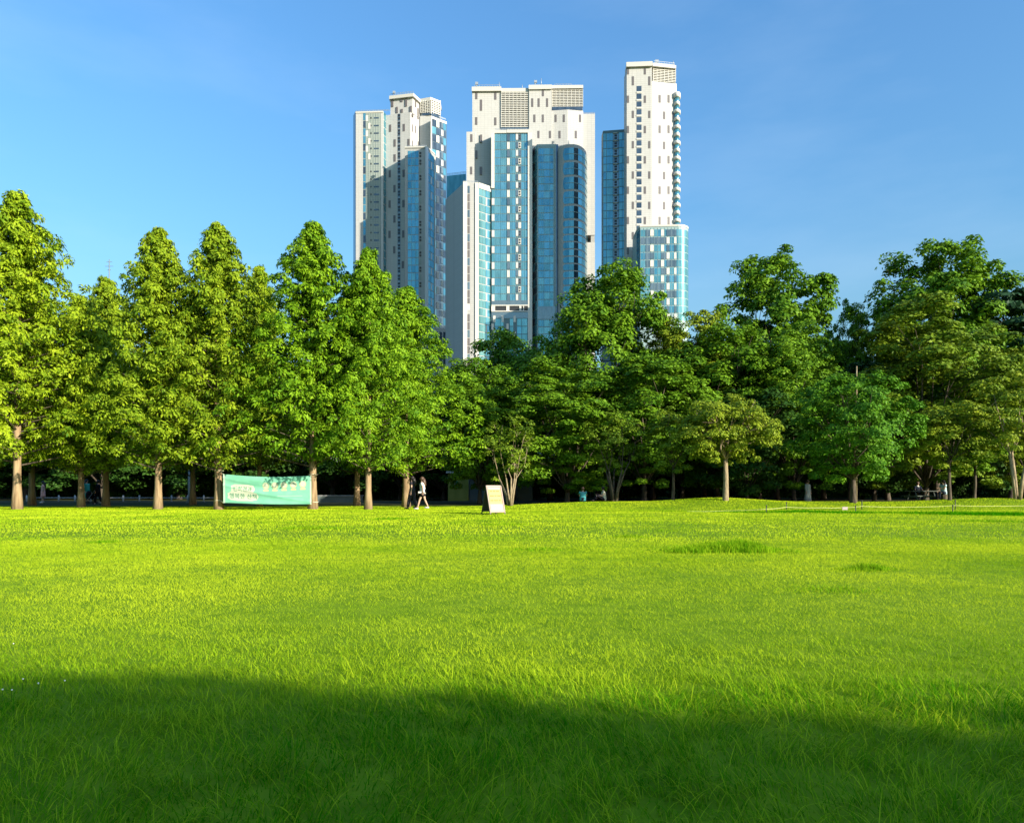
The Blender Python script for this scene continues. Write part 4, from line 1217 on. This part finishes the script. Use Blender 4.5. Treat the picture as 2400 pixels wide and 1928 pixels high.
for px, a, b in [(513, TL, 1103), (513, BLc, 1172.5), (735, TR, 1111.5), (735, BR, 1176)]:
    q = P(px, b, 38.2); bm = bmesh.new()
    bm_tube(bm, [a, q + Vector((0.2 if px < 600 else -0.2, -0.35, 0))], 0.012, 6)
    ring = [q + Vector((0.225 * math.cos(t), 0.225 * math.sin(t), 0.01 * math.sin(3 * t))) for t in [2 * math.pi * k / 16 for k in range(17)]]
    bm_tube(bm, ring, 0.018, 6, False)
    obj('tie_rope', bm, M_rope, banner)
bpy.context.view_layer.update()
for o in banner.children: o.matrix_parent_inverse = banner.matrix_world.inverted()

# ------------------------------------------------------------------ folding sign on the lawn
M_alu = principled('sign_frame_metal', (0.36, 0.25, 0.20), 0.5, 0.4, 0.0)
M_signdark = principled('sign_back', (0.055, 0.05, 0.04), 0.5)
M_paper_y = principled('poster_yellow', (0.42, 0.31, 0.15), 0.7, 0.2)
M_paper_w = principled('poster_white', (0.40, 0.34, 0.31), 0.7, 0.2)
M_ink_o = principled('poster_orange_ink', (0.42, 0.22, 0.06), 0.7, 0.2)
M_ink_g = principled('poster_grey_ink', (0.40, 0.34, 0.36), 0.7, 0.2)
SX, SD = PX(1156, 31.0), 31.0
sign = empty('folding_sign', (SX, SD, gz(SX, SD)), math.radians(33)); tag(sign, 'folding A-frame notice board with a yellow poster standing alone on the lawn', 'sign')
SW, SH_, SP = 0.74, 1.20, 0.36


def sign_panel(name, mat, w, h, z, d, thick=0.02, x=0.0, front=True):
    """a plate on the leaning front (or rear) leaf: x across, z up the leaf, d proud of it"""
    ang = math.atan2(SP, SH_)
    s_ = -1 if front else 1
    bm = bmesh.new(); bm_box(bm, (0, 0, 0), (w, thick, h))
    o = obj(name, bm, mat, sign)
    L = z * math.sqrt(SH_ ** 2 + SP ** 2)
    base = Vector((x, s_ * SP * (1 - z), SH_ * z))
    nrm = Vector((0, s_ * math.cos(ang), math.sin(ang)))
    o.location = base + nrm * d
    o.rotation_euler = (-ang if front else ang, 0, 0)
    return o


LEN = math.sqrt(SH_ ** 2 + SP ** 2)
sign_panel('front_leaf', M_alu, SW, LEN * 0.93, 0.535, 0.0, 0.03)
sign_panel('rear_leaf', M_signdark, SW, LEN * 0.88, 0.54, 0.0, 0.03, front=False)
for x in (-SW / 2 + 0.02, SW / 2 - 0.02):
    sign_panel('frame_bar', M_alu, 0.045, LEN * 0.95, 0.525, 0.02, 0.03, x)
    sign_panel('leg', M_signdark, 0.03, LEN * 0.12, 0.05, 0.0, 0.03, x); sign_panel('leg', M_signdark, 0.035, LEN * 1.0, 0.5, 0.0, 0.04, x, False)
    bm = bmesh.new(); bm_tube(bm, [(x, -SP * 0.88, 0.14), (x, SP * 0.88, 0.14)], 0.012, 6); obj('side_strut', bm, M_signdark, sign)
sign_panel('frame_bar', M_alu, SW, 0.07, 0.975, 0.02, 0.03); sign_panel('frame_bar', M_alu, SW, 0.07, 0.10, 0.02, 0.03)
po = sign_panel('poster', M_paper_y, SW - 0.12, LEN * 0.55, 0.64, 0.022, 0.012)
sign_panel('poster_header', M_paper_w, SW - 0.14, 0.07, 0.895, 0.024, 0.012)
sign_panel('notice_sheet', M_paper_w, SW - 0.12, LEN * 0.22, 0.245, 0.022, 0.012)
for z, ws in [(0.80, (0.10, 0.12, 0.14)), (0.64, (0.20, 0.09, 0.16)), (0.48, (0.14, 0.18, 0.12))]:
    x = -sum(ws) / 2 - 0.04
    for w in ws:
        sign_panel('print_mark', M_ink_o, w, 0.045, z, 0.030, 0.006, x + w / 2); x += w + 0.04
sign_panel('print_mark', M_ink_g, 0.30, 0.02, 0.315, 0.030, 0.006)

# ------------------------------------------------------------------ rope barrier on the right
M_post = principled('dark_post', (0.03, 0.032, 0.03), 0.6)
M_tape = principled('yellow_rope', (0.55, 0.56, 0.18), 0.6)
rope_pts = []
for k, (px, D, top, lab) in enumerate([(1796, 33.0, 0.30, 'leftmost short dark post of the rope barrier'), (1843, 36.5, 0.36, 'short dark post left of the white tag on the rope'), (2005, 33.5, 0.28, 'short dark post standing in front of the rope right of the white tag'),
                                       (2020, 37.0, 0.42, 'short dark post carrying the rope right of the white tag'), (2233, 33.5, 0.28, 'short dark post in front of the rope by the picnic table'), (2239, 37.0, 0.46, 'short dark post carrying the rope by the picnic table')]):
    X = PX(px, D); z = gz(X, D)
    e = empty('barrier_post', (X, D, z)); tag(e, lab, 'post', 'rope barrier posts')
    bm = bmesh.new(); bm_tube(bm, [(0, 0, -0.1), (0, 0, top)], 0.022, 8); obj('stake', bm, M_post, e)
    bm = bmesh.new(); bm_tube(bm, [(0, 0, top), (0, 0, top + 0.03), (0, 0, top + 0.05)], [0.034, 0.034, 0.012], 8); obj('cap', bm, M_post, e)
Rk = [P(1610, 1198, 34), P(1700, 1196.5, 34), P(1796, 1192.5, 33.2), P(1843, 1188, 36.4), P(1930, 1189.5, 36.6), P(1980, 1188.8, 36.8), P(2020, 1186, 36.9), P(2130, 1188, 37), P(2239, 1184.3, 36.9), P(2330, 1185.5, 37), P(2440, 1183, 37)]
fine = []
for a, b in zip(Rk, Rk[1:]):
    for i in range(6):
        q = a.lerp(b, i / 6); q.z -= 0.02 * math.sin(math.pi * i / 6); q.z = max(q.z, gz(q.x, q.y) + 0.03); fine.append(q)
bm = bmesh.new(); bm_tube(bm, fine + [Rk[-1]], 0.011, 6)
tag(obj('barrier_rope', bm, M_tape), 'pale yellow rope strung low along the right edge of the lawn', 'rope')
bm = bmesh.new(); q = P(1980.5, 1192.2, 36.75); bm_box(bm, q, (0.27, 0.006, 0.21), 0.05); bmesh.ops.bevel(bm, geom=bm.edges[:], offset=0.002)
tag(obj('rope_tag', bm, M_paper_w), 'small white notice tag hanging on the rope barrier', 'tag')

# ------------------------------------------------------------------ people
M_skin = principled('skin', (0.52, 0.33, 0.23), 0.6, 0.3)
M_hair = principled('dark_hair', (0.018, 0.013, 0.010), 0.5, 0.4)
M_hair_b = principled('brown_hair', (0.09, 0.05, 0.03), 0.5, 0.4)
CL = {}


def cloth(name, col):
    if name not in CL: CL[name] = noisy('cloth_' + name, tuple(c * 0.85 for c in col), col, 14, 0.85, 0.1)
    return CL[name]


def skin_body(name, chains, parent):
    """one continuous body grown from joint chains [(point, radius), ...]; chains that share a point are joined there"""
    bm = bmesh.new(); lay = bm.verts.layers.skin.verify(); seen = {}

    def vert(p, r):
        key = tuple(round(c, 4) for c in p)
        if key not in seen:
            v = bm.verts.new(p); v[lay].radius = (r, r); seen[key] = v
            if len(seen) == 1: v[lay].use_root = True
        return seen[key]
    for ch in chains:
        new = tuple(round(c, 4) for c in ch[0][0]) not in seen and len(seen) > 0
        vs = [vert(p, r) for p, r in ch]
        if new: vs[0][lay].use_root = True
        for a, b in zip(vs, vs[1:]):
            if a is not b and bm.edges.get((a, b)) is None: bm.edges.new((a, b))
    me = bpy.data.meshes.new(name); bm.to_mesh(me); bm.free()
    o = bpy.data.objects.new(name, me); COL.objects.link(o)
    sk = o.modifiers.new('skin', 'SKIN'); sk.use_smooth_shade = True
    o.modifiers.new('sub', 'SUBSURF').levels = 1
    o.modifiers['sub'].render_levels = 1
    m2 = bpy.data.meshes.new_from_object(o.evaluated_get(bpy.context.evaluated_depsgraph_get()))
    bpy.data.objects.remove(o)
    m2.materials.clear(); m2.materials.append(M_skin); smooth(m2)
    return obj(name, m2, None, parent)


def V3(*a): return Vector(a)


def person(label, X, Y, z, rz, J, group=None, hair='long', hair_mat=None, wear=(), scale=1.0):
    """J: joints in a frame that faces -Y; wear: (name, material, builder)"""
    e = empty('person', (X, Y, z), rz); e.scale = (scale,) * 3
    tag(e, label, 'person', group)
    pel, ch, nk, hd = J['pelvis'], J['chest'], J['neck'], J['head']
    up = (hd - nk).normalized(); fw = J.get('face', V3(0, -1, 0))
    chains = [[(pel, 0.125), (pel.lerp(ch, 0.5), 0.105), (ch, 0.125), (nk, 0.052), (nk + up * 0.09, 0.05), (hd, 0.088), (hd + up * 0.10, 0.078)], [(hd, 0.088), (hd + fw * 0.098 - up * 0.012, 0.016)]]
    for s_ in (-1, 1):
        k = 'L' if s_ < 0 else 'R'
        sh, el, wr, hip, kn, an = J['sh' + k], J['el' + k], J['wr' + k], J['hip' + k], J['kn' + k], J['an' + k]
        toe = J.get('toe' + k, an + fw * 0.17 - V3(0, 0, 0.045))
        d = (wr - el).normalized(); palm = wr + d * 0.075
        chains.append([(ch, 0.125), (sh, 0.056), (sh.lerp(el, 0.5), 0.047), (el, 0.038), (el.lerp(wr, 0.4), 0.036), (wr, 0.024), (palm, 0.030)])
        side = d.cross(fw); side = side.normalized() if side.length > 0.05 else V3(1, 0, 0)
        for q, (off, ln) in enumerate([(-0.024, 0.062), (-0.008, 0.072), (0.008, 0.068), (0.024, 0.052)]):
            b = palm + side * off; t = b + d * ln * 0.55; chains.append([(b, 0.010), (t, 0.009), (t + (d * 0.6 + fw * 0.5) * ln * 0.5, 0.008)])
        b = wr + d * 0.03 + fw * 0.02; chains.append([(b, 0.011), (b + (d * 0.6 + fw * 0.7) * 0.045, 0.010), (b + (d * 0.85 + fw * 0.6) * 0.075, 0.009)])
        chains.append([(pel, 0.125), (hip, 0.088), (hip.lerp(kn, 0.45), 0.072), (kn, 0.054), (kn.lerp(an, 0.35), 0.052), (an, 0.035), (toe, 0.030)])
    skin_body('body', chains, e)
    bm = bmesh.new()                                              # hair: cap plus length
    r = bmesh.ops.create_uvsphere(bm, u_segments=14, v_segments=10, radius=1.0)
    c = hd + up * 0.035 - fw * 0.022
    bmesh.ops.transform(bm, matrix=Matrix.Translation(c) @ Matrix.Diagonal((0.104, 0.112, 0.115, 1)), verts=r['verts'])
    if hair == 'long':
        b = c - fw * 0.055
        bm_tube(bm, [b, b - up * 0.15 - fw * 0.02, b - up * 0.33 - fw * 0.03, b - up * 0.43 - fw * 0.02], [0.095, 0.100, 0.085, 0.03], 12)
    obj('hair', bm, hair_mat or M_hair, e)
    for nm, mt, fn in wear:
        bm = bmesh.new(); fn(bm, J); o = obj(nm, bm, mt, e)
    return e


def stand(stride=0.0, arm=0.15, lean=0.0):
    J = dict(pelvis=V3(0, 0, 0.90), chest=V3(0, -lean, 1.27), neck=V3(0, -lean * 1.2, 1.40), head=V3(0, -lean * 1.3 - 0.015, 1.54))
    for s_, k in ((-1, 'L'), (1, 'R')):
        f = stride * s_
        J['sh' + k] = V3(0.165 * s_, -lean, 1.345); J['el' + k] = V3(0.215 * s_, f * arm * 2 - lean, 1.08); J['wr' + k] = V3(0.22 * s_, f * arm * 4 - 0.06 - lean, 0.85)
        J['hip' + k] = V3(0.09 * s_, 0, 0.87); J['kn' + k] = V3(0.09 * s_, -f * 0.5 - 0.03, 0.48); J['an' + k] = V3(0.09 * s_, -f, 0.085 + (0.05 if f < 0 else 0))
    return J


def seated(seat=0.0, knee=0.42, legs='bent'):
    z = seat
    J = dict(pelvis=V3(0, 0, z + 0.13), chest=V3(0, -0.03, z + 0.50), neck=V3(0, -0.05, z + 0.64), head=V3(0, -0.08, z + 0.78))
    for s_, k in ((-1, 'L'), (1, 'R')):
        J['sh' + k] = V3(0.165 * s_, -0.04, z + 0.585); J['el' + k] = V3(0.22 * s_, -0.16, z + 0.36); J['wr' + k] = V3(0.13 * s_, -0.36, z + 0.40)
        J['hip' + k] = V3(0.09 * s_, -0.04, z + 0.11)
        J['kn' + k] = V3(0.12 * s_, -0.44, z + (0.40 if seat < 0.2 else 0.12)); J['an' + k] = V3(0.10 * s_, -0.62 if seat < 0.2 else -0.42, 0.085)
    return J


def w_top(hem=0.84, wide=1.0, sleeves=0.5):
    def f(bm, J):
        p, c, n = J['pelvis'], J['chest'], J['neck']
        zs = [hem + (p.z - 0.90), p.z + 0.05, p.z + 0.2, c.z, c.z + 0.07, n.z - 0.015]
        rx = [0.185 * wide, 0.175 * wide, 0.165 * wide, 0.185, 0.165, 0.065]; ry = [0.145 * wide, 0.14 * wide, 0.13 * wide, 0.135, 0.11, 0.06]
        bm_loft(bm, [((p.lerp(c, min(1, max(0, (z - p.z) / (c.z - p.z)))).x, p.lerp(c, min(1.3, max(0, (z - p.z) / (c.z - p.z)))).y, z), a, b) for z, a, b in zip(zs, rx, ry)], 16)
        for k in 'LR':
            s_, e_, w_ = J['sh' + k], J['el' + k], J['wr' + k]
            pts = [c.lerp(s_, 0.7), s_, s_.lerp(e_, 0.5)]; rr = [0.07, 0.074, 0.066]
            if sleeves >= 1: pts += [e_, e_.lerp(w_, 0.9)]; rr += [0.056, 0.044]
            bm_tube(bm, pts, rr, 10)
    return f


def w_skirt(hem, wide, z_top=1.0):
    def f(bm, J):
        p = J['pelvis']; bm_loft(bm, [((p.x, p.y, hem), wide, wide * 0.8), ((p.x, p.y, hem * 0.5 + 0.5 * (p.z - 0.02)), wide * 0.86, wide * 0.66), ((p.x, p.y, p.z), 0.178, 0.15), ((p.x, p.y, p.z + 0.14), 0.15, 0.122)], 18)
    return f


def w_legs(frac=1.0, fat=1.0):
    def f(bm, J):
        p = J['pelvis']
        bm_tube(bm, [p + V3(0, 0, -0.04), p + V3(0, 0, 0.14)], [0.165, 0.15], 14)
        for k in 'LR':
            h, n, a = J['hip' + k], J['kn' + k], J['an' + k]
            pts = [p.lerp(h, 0.6), h, h.lerp(n, 0.5)]; rr = [0.11, 0.108 * fat, 0.092 * fat]
            if frac >= 1: pts += [n, n.lerp(a, 0.5), n.lerp(a, 0.93)]; rr += [0.074 * fat, 0.066 * fat, 0.058 * fat]
            bm_tube(bm, pts, rr, 12)
    return f


def w_shoes(bm, J):
    fw = J.get('face', V3(0, -1, 0))
    for k in 'LR':
        a = J['an' + k]; t = J.get('toe' + k, a + fw * 0.17 - V3(0, 0, 0.045))
        bm_tube(bm, [a - fw * 0.05 - V3(0, 0, 0.04), a - V3(0, 0, 0.04), a.lerp(t, 0.6) - V3(0, 0, 0.012), t + fw * 0.03], [0.030, 0.044, 0.042, 0.022], 10)


shoes = ('shoes', cloth('white_shoe', (0.6, 0.6, 0.58)), w_shoes)
dshoes = ('shoes', cloth('black_shoe', (0.02, 0.02, 0.02)), w_shoes)
D2R = math.radians


def put(px, D): X = PX(px, D); return X, D, gz(X, D)


Jw = stand(0.26, 0.12, 0.03)
person('person in loose white top and black shorts walking to the left', *put(991, 38.0), D2R(-90), Jw, 'walking couple', 'long', M_hair_b,
       [('shirt', cloth('white', (0.68, 0.66, 0.60)), w_top(0.80, 1.05, 0.6)), ('shorts', cloth('black', (0.015, 0.014, 0.02)), w_legs(0.5, 1.15)), ('waist_bag', cloth('white', (0.68, 0.66, 0.60)), lambda bm, J: bm_box(bm, (0.15, -0.10, 0.88), (0.10, 0.22, 0.09))), shoes])
person('person in long black outfit walking beside the one in white', *put(966, 38.5), D2R(-100), stand(0.20, 0.1, 0.0), 'walking couple', 'long', M_hair,
       [('shirt', cloth('charcoal', (0.035, 0.032, 0.038)), w_top(0.84, 1.0, 0.5)), ('trousers', cloth('charcoal', (0.035, 0.032, 0.038)), w_legs(1, 1.25)), dshoes], 1.03)
person('person in a pink knee length dress under the left redwoods', *put(101, 57.0), D2R(-60), stand(0.04), None, 'long', M_hair,
       [('dress_top', cloth('pink', (0.75, 0.40, 0.33)), w_top(0.86, 1.0, 0.5)), ('dress_skirt', cloth('pink', (0.75, 0.40, 0.33)), w_skirt(0.42, 0.24)), shoes])
person('person in a long teal coat behind the thin redwood trunk', *put(203, 55.0), D2R(70), stand(0.05), None, 'long', M_hair,
       [('coat', cloth('teal', (0.06, 0.40, 0.32)), w_top(0.86, 1.05, 1)), ('coat_skirt', cloth('teal', (0.06, 0.40, 0.32)), w_skirt(0.34, 0.27)), dshoes], 1.06)
person('person in black jacket pushing a stroller under the left redwoods', *put(230, 52.0), D2R(-90), stand(0.2, 0.0), None, 'short', M_hair,
       [('jacket', cloth('black', (0.015, 0.014, 0.02)), w_top(0.80, 1.05, 1)), ('trousers', cloth('black', (0.015, 0.014, 0.02)), w_legs(1, 1.2)), shoes])
person('person in teal shirt sitting on the grass with back turned', *put(1366, 44.2), D2R(170), seated(), 'two people sitting on the grass', 'short', M_hair_b,
       [('shirt', cloth('teal_shirt', (0.08, 0.36, 0.38)), w_top(0.84, 1.1, 0.6)), ('trousers', cloth('black', (0.015, 0.014, 0.02)), w_legs(1, 1.15)), dshoes])
person('person in pale shirt sitting on the grass facing left', *put(1416, 44.2), D2R(-85), seated(), 'two people sitting on the grass', 'short', M_hair,
       [('shirt', cloth('cream', (0.58, 0.56, 0.42)), w_top(0.84, 1.05, 0.6)), ('trousers', cloth('black', (0.015, 0.014, 0.02)), w_legs(1, 1.15)), dshoes])
person('person in a long grey dress standing in the shade of the wood', *put(1893, 50.0), D2R(30), stand(0.0), None, 'long', M_hair_b,
       [('dress_top', cloth('grey', (0.45, 0.48, 0.43)), w_top(0.86, 1.0, 1)), ('dress_skirt', cloth('grey', (0.45, 0.48, 0.43)), w_skirt(0.12, 0.30)), dshoes])

# picnic table with its two sitters
M_wood_g = noisy('grey_wood', (0.07, 0.085, 0.075), (0.14, 0.16, 0.14), 8, 0.85, 0.1, 0.2, stretch=(0.2, 1, 1))
TX, TD = PX(2160, 46.5), 46.5
tz = gz(TX, TD)
tab = empty('picnic_table', (TX, TD, tz), D2R(8)); tag(tab, 'grey wooden picnic table in the shade at the right', 'table')
for k in range(5):
    bm = bmesh.new(); bm_box(bm, (0, -0.30 + 0.15 * k, 0.74), (1.75, 0.138, 0.04)); obj('table_plank', bm, M_wood_g, tab)
for y in (-0.66, 0.66):
    for q in (-0.075, 0.075):
        bm = bmesh.new(); bm_box(bm, (0, y + q, 0.44), (1.75, 0.138, 0.04)); obj('bench_plank', bm, M_wood_g, tab)
for x in (-0.62, 0.62):
    for y in (-1, 1):
        bm = bmesh.new(); bm_tube(bm, [(x, y * 0.62, -0.03), (x, y * 0.22, 0.72)], 0.045, 6); obj('leg', bm, M_wood_g, tab)
    bm = bmesh.new(); bm_box(bm, (x, 0, 0.39), (0.05, 1.5, 0.09)); obj('cross_beam', bm, M_wood_g, tab)
person('person in dark jacket with white collar sitting behind the picnic table', TX + 0.08, TD + 0.66, tz, 0, seated(0.42), 'two people at the picnic table', 'short', M_hair_b,
       [('jacket', cloth('navy', (0.015, 0.02, 0.035)), w_top(0.84, 1.0, 1)), ('collar', cloth('white', (0.68, 0.66, 0.60)), lambda bm, J: bm_tube(bm, [J['neck'] + V3(0, 0, -0.05), J['neck'] + V3(0, 0, 0.03)], [0.11, 0.07], 12)), ('trousers', cloth('black', (0.015, 0.014, 0.02)), w_legs(1, 1.1)), dshoes])
MX = PX(2212, 45.3)
stool = empty('tree_stump_seat', (MX, 45.3, gz(MX, 45.3))); tag(stool, 'low stump seat beside the picnic table', 'seat')
bm = bmesh.new(); bm_tube(bm, [(0, 0, -0.05), (0, 0, 0.2), (0, 0, 0.40)], [0.24, 0.2, 0.2], 12); obj('stump', bm, M_bark, stool)
bm = bmesh.new(); bm_tube(bm, [(0, 0, 0.40), (0, 0, 0.43)], [0.19, 0.185], 12); obj('seat_top', bm, M_wood_g, stool)
person('person in pale blue shirt sitting right of the picnic table', MX, 45.3, gz(MX, 45.3), D2R(-75), seated(0.40), 'two people at the picnic table', 'long', M_hair,
       [('shirt', cloth('pale_blue', (0.42, 0.56, 0.62)), w_top(0.80, 1.1, 0.6)), ('trousers', cloth('navy', (0.015, 0.02, 0.035)), w_legs(1, 1.1)), shoes])

# stroller
stx = PX(213, 52.0); st = empty('stroller', (stx, 52.0, gz(stx, 52.0)), 0); tag(st, 'dark baby stroller pushed by the person in black', 'stroller')
bm = bmesh.new(); bm_loft(bm, [((-0.05, 0, 0.32), 0.20, 0.17), ((-0.07, 0, 0.50), 0.28, 0.21), ((-0.05, 0, 0.62), 0.30, 0.22)], 14); obj('seat_tub', bm, cloth('black', (0.015, 0.014, 0.02)), st)
bm = bmesh.new(); bm_loft(bm, [((-0.14, 0, 0.62), 0.20, 0.22), ((-0.13, 0, 0.80), 0.18, 0.20), ((-0.10, 0, 0.92), 0.10, 0.12)], 14); obj('hood', bm, cloth('navy', (0.015, 0.02, 0.035)), st)
for y in (-0.2, 0.2):
    bm = bmesh.new(); bm_tube(bm, [(-0.32, y, 0.12), (0.0, y, 0.45), (0.42, y, 1.0)], 0.014, 6); obj('frame_tube', bm, M_steel, st)
    bm = bmesh.new(); bm_tube(bm, [(0.26, y, 0.12), (-0.02, y, 0.48)], 0.014, 6); obj('frame_tube', bm, M_steel, st)
    for x in (-0.32, 0.26):
        bm = bmesh.new(); bm_tube(bm, [(x, y - 0.02, 0.11), (x, y + 0.02, 0.11)], 0.11, 14); obj('wheel', bm, M_post, st)
bm = bmesh.new(); bm_tube(bm, [(0.42, -0.2, 1.0), (0.42, 0.2, 1.0)], 0.018, 8); obj('handle', bm, M_paper_w, st)

# ------------------------------------------------------------------ background furniture
M_fence = principled('white_fence', (0.34, 0.36, 0.35), 0.6)
M_path = noisy('path_paving', (0.11, 0.11, 0.10), (0.16, 0.155, 0.14), 1.5, 0.9, 0.1)
fen = empty('low_fence', (PX(370, 62), 62, 0)); tag(fen, 'low white post fence in the shade behind the left redwoods', 'fence')
for k in range(15):
    x = -11 + 1.35 * k
    bm = bmesh.new(); bm_tube(bm, [(x, 0, -0.05), (x, 0, 0.50), (x, 0, 0.55)], [0.07, 0.07, 0.03], 8); obj('post', bm, M_fence, fen)
    if k < 14:
        bm = bmesh.new(); bm_box(bm, (x + 0.675, 0, 0.34), (1.25, 0.04, 0.05)); obj('rail', bm, M_fence, fen)
Vp = [(-45, 59.6, 0.004), (4, 59.6, 0.004), (4, 61.6, 0.004), (-45, 61.6, 0.004)]
Vp = [(a, b, 0.03) for a, b, c in Vp]
me = bpy.data.meshes.new('path'); me.from_pydata(Vp, [], [(0, 1, 2, 3)])
tag(obj('path', me, M_path), 'pale paved path behind the left redwoods', kind='structure')
M_pole = principled('grey_lamp_paint', (0.22, 0.26, 0.26), 0.45, 0.5, 0.3)
lx = PX(443, 57); lamp = empty('street_lamp', (lx, 57, 0)); tag(lamp, 'slim grey lamp post between the left redwood trunks', 'lamp')
bm = bmesh.new(); bm_tube(bm, [(0, 0, 0), (0, 0, 0.5), (0, 0, 4.6)], [0.10, 0.075, 0.055], 10); obj('pole', bm, M_pole, lamp)
bm = bmesh.new(); bm_loft(bm, [((0, 0, 4.55), 0.08, 0.08), ((0, 0, 4.7), 0.24, 0.24), ((0, 0, 4.8), 0.26, 0.26), ((0, 0, 4.9), 0.06, 0.06)], 14); obj('lamp_head', bm, M_pole, lamp)
bm = bmesh.new(); bm_box(bm, (0, 0, 0.02), (0.34, 0.34, 0.06)); obj('base_plate', bm, M_pole, lamp)

# low kiosk under the trees in the middle
M_roof = principled('kiosk_roof', (0.66, 0.64, 0.56), 0.6)
M_kwall = noisy('kiosk_wall', (0.22, 0.25, 0.05), (0.32, 0.33, 0.08), 1.2, 0.8, 0.1)
M_kgrey = noisy('kiosk_canvas', (0.12, 0.16, 0.155), (0.19, 0.23, 0.22), 0.6, 0.8, 0.1)
M_sgreen = principled('sign_green', (0.01, 0.22, 0.10), 0.4)
KD = 66.0
kio = empty('park_kiosk', (PX(1140, KD), KD, 0)); tag(kio, 'low kiosk with white flat roof half hidden by the trees', 'building')
x0, x1, x2 = PX(1050, KD) - kio.location.x, PX(1098, KD) - kio.location.x, PX(1250, KD) - kio.location.x
zr = ZZ(1108, KD)
bm = bmesh.new(); bm_box(bm, ((x0 + x1) / 2, 1.5, zr / 2 - 0.05), (x1 - x0, 3.0, zr - 0.1)); obj('wall', bm, M_kwall, kio)
for k in range(4):
    a = x1 + (x2 - x1) * k / 4; bm = bmesh.new(); bm_box(bm, (a + (x2 - x1) / 8, 1.7, zr / 2 - 0.05), ((x2 - x1) / 4 - 0.12, 2.6, zr - 0.12)); obj('canvas_wall', bm, M_kgrey, kio)
    bm = bmesh.new(); bm_tube(bm, [(a, 0.32, -0.05), (a, 0.32, zr)], 0.05, 6); obj('post', bm, M_pole, kio)
bm = bmesh.new(); bm_box(bm, ((x0 + x2) / 2, 1.5, zr + 0.06), (x2 - x0 + 0.3, 3.6, 0.16)); obj('roof', bm, M_roof, kio)
sx_ = PX(1068, KD) - kio.location.x; szz = ZZ(1135, KD)
bm = bmesh.new(); bm_tube(bm, [(sx_, -0.02, szz), (sx_, -0.12, szz)], 0.34, 24); rs_ = obj('round_sign', bm, M_sgreen, kio)
for dz, w in ((0.06, 0.36), (-0.06, 0.30), (0.17, 0.14)):
    bm = bmesh.new(); bm_box(bm, (sx_, -0.13, szz + dz), (w, 0.02, 0.05)); obj('sign_stripe', bm, M_paper_w, rs_)
# low grey wall right of the banner
wx0, wx1 = PX(745, 58), PX(850, 58)
wal = empty('low_wall', ((wx0 + wx1) / 2, 58, 0)); tag(wal, 'low grey planter wall in the shade right of the banner', 'wall')
bm = bmesh.new(); bm_box(bm, (0, 0, 0.24), (wx1 - wx0, 0.4, 0.56)); obj('wall_body', bm, M_kgrey, wal)
bm = bmesh.new(); bm_box(bm, (0, 0, 0.55), (wx1 - wx0 + 0.1, 0.5, 0.07)); obj('coping', bm, M_fence, wal)
# mast on the skyline at the left
ms = empty('radio_mast', (PX(256, 240), 240, 0)); tag(ms, 'thin radio mast on the skyline above a left redwood', 'mast')
zt = ZZ(608, 240)
bm = bmesh.new(); bm_tube(bm, [(0, 0, 0), (0, 0, zt * 0.8), (0, 0, zt)], [0.5, 0.28, 0.14], 6); obj('pole', bm, M_pole, ms)
for dz, w in ((0.8, 1.8), (2.2, 2.6), (3.4, 1.2)):
    bm = bmesh.new(); bm_box(bm, (0, 0, zt - dz), (w, 0.12, 0.14)); obj('cross_arm', bm, M_pole, ms)
# bare stake above the bushy tree
sk_ = empty('tree_stake', (PX(2007, 42.2), 42.2, gz(PX(2007, 42.2), 42.2))); tag(sk_, 'bare pale stake sticking out above the bushy deep green tree', 'stake')
bm = bmesh.new(); bm_tube(bm, [(0, 0, -0.2), (0.02, 0, ZZ(858, 42.2) - sk_.location.z)], [0.05, 0.035], 7); obj('stake_pole', bm, M_bark_pale, sk_)
bm = bmesh.new(); bm_tube(bm, [(0, 0, 1.6), (0, 0, 1.7)], 0.065, 8); obj('tie', bm, M_post, sk_)

# clover flowers in the near grass
M_clover = principled('clover_white', (0.7, 0.7, 0.62), 0.8, 0.1)
for k, (px, py) in enumerate([(30, 1508), (52, 1588), (88, 1598), (4, 1612), (26, 1613), (150, 1592)]):
    D = F * (CH - 0.07) / (py - HY); X = PX(px, D)
    e = empty('clover_flower', (X, D, gz(X, D))); tag(e, 'tiny white clover flower in the near grass', 'flower', 'clover flowers in the grass')
    bm = bmesh.new(); bm_tube(bm, [(0, 0, 0), (0.004, 0, 0.065)], 0.0012, 5); obj('stem', bm, M_leaf_deep, e)
    bm = bmesh.new(); bmesh.ops.create_icosphere(bm, subdivisions=2, radius=0.004, matrix=Matrix.Translation((0.004, 0, 0.07)) @ Matrix.Diagonal((1, 1, 0.85, 1)))
    for v in bm.verts: v.co += Vector((random.uniform(-1, 1), random.uniform(-1, 1), random.uniform(-1, 1))) * 0.0012
    obj('flower_head', bm, M_clover, e)
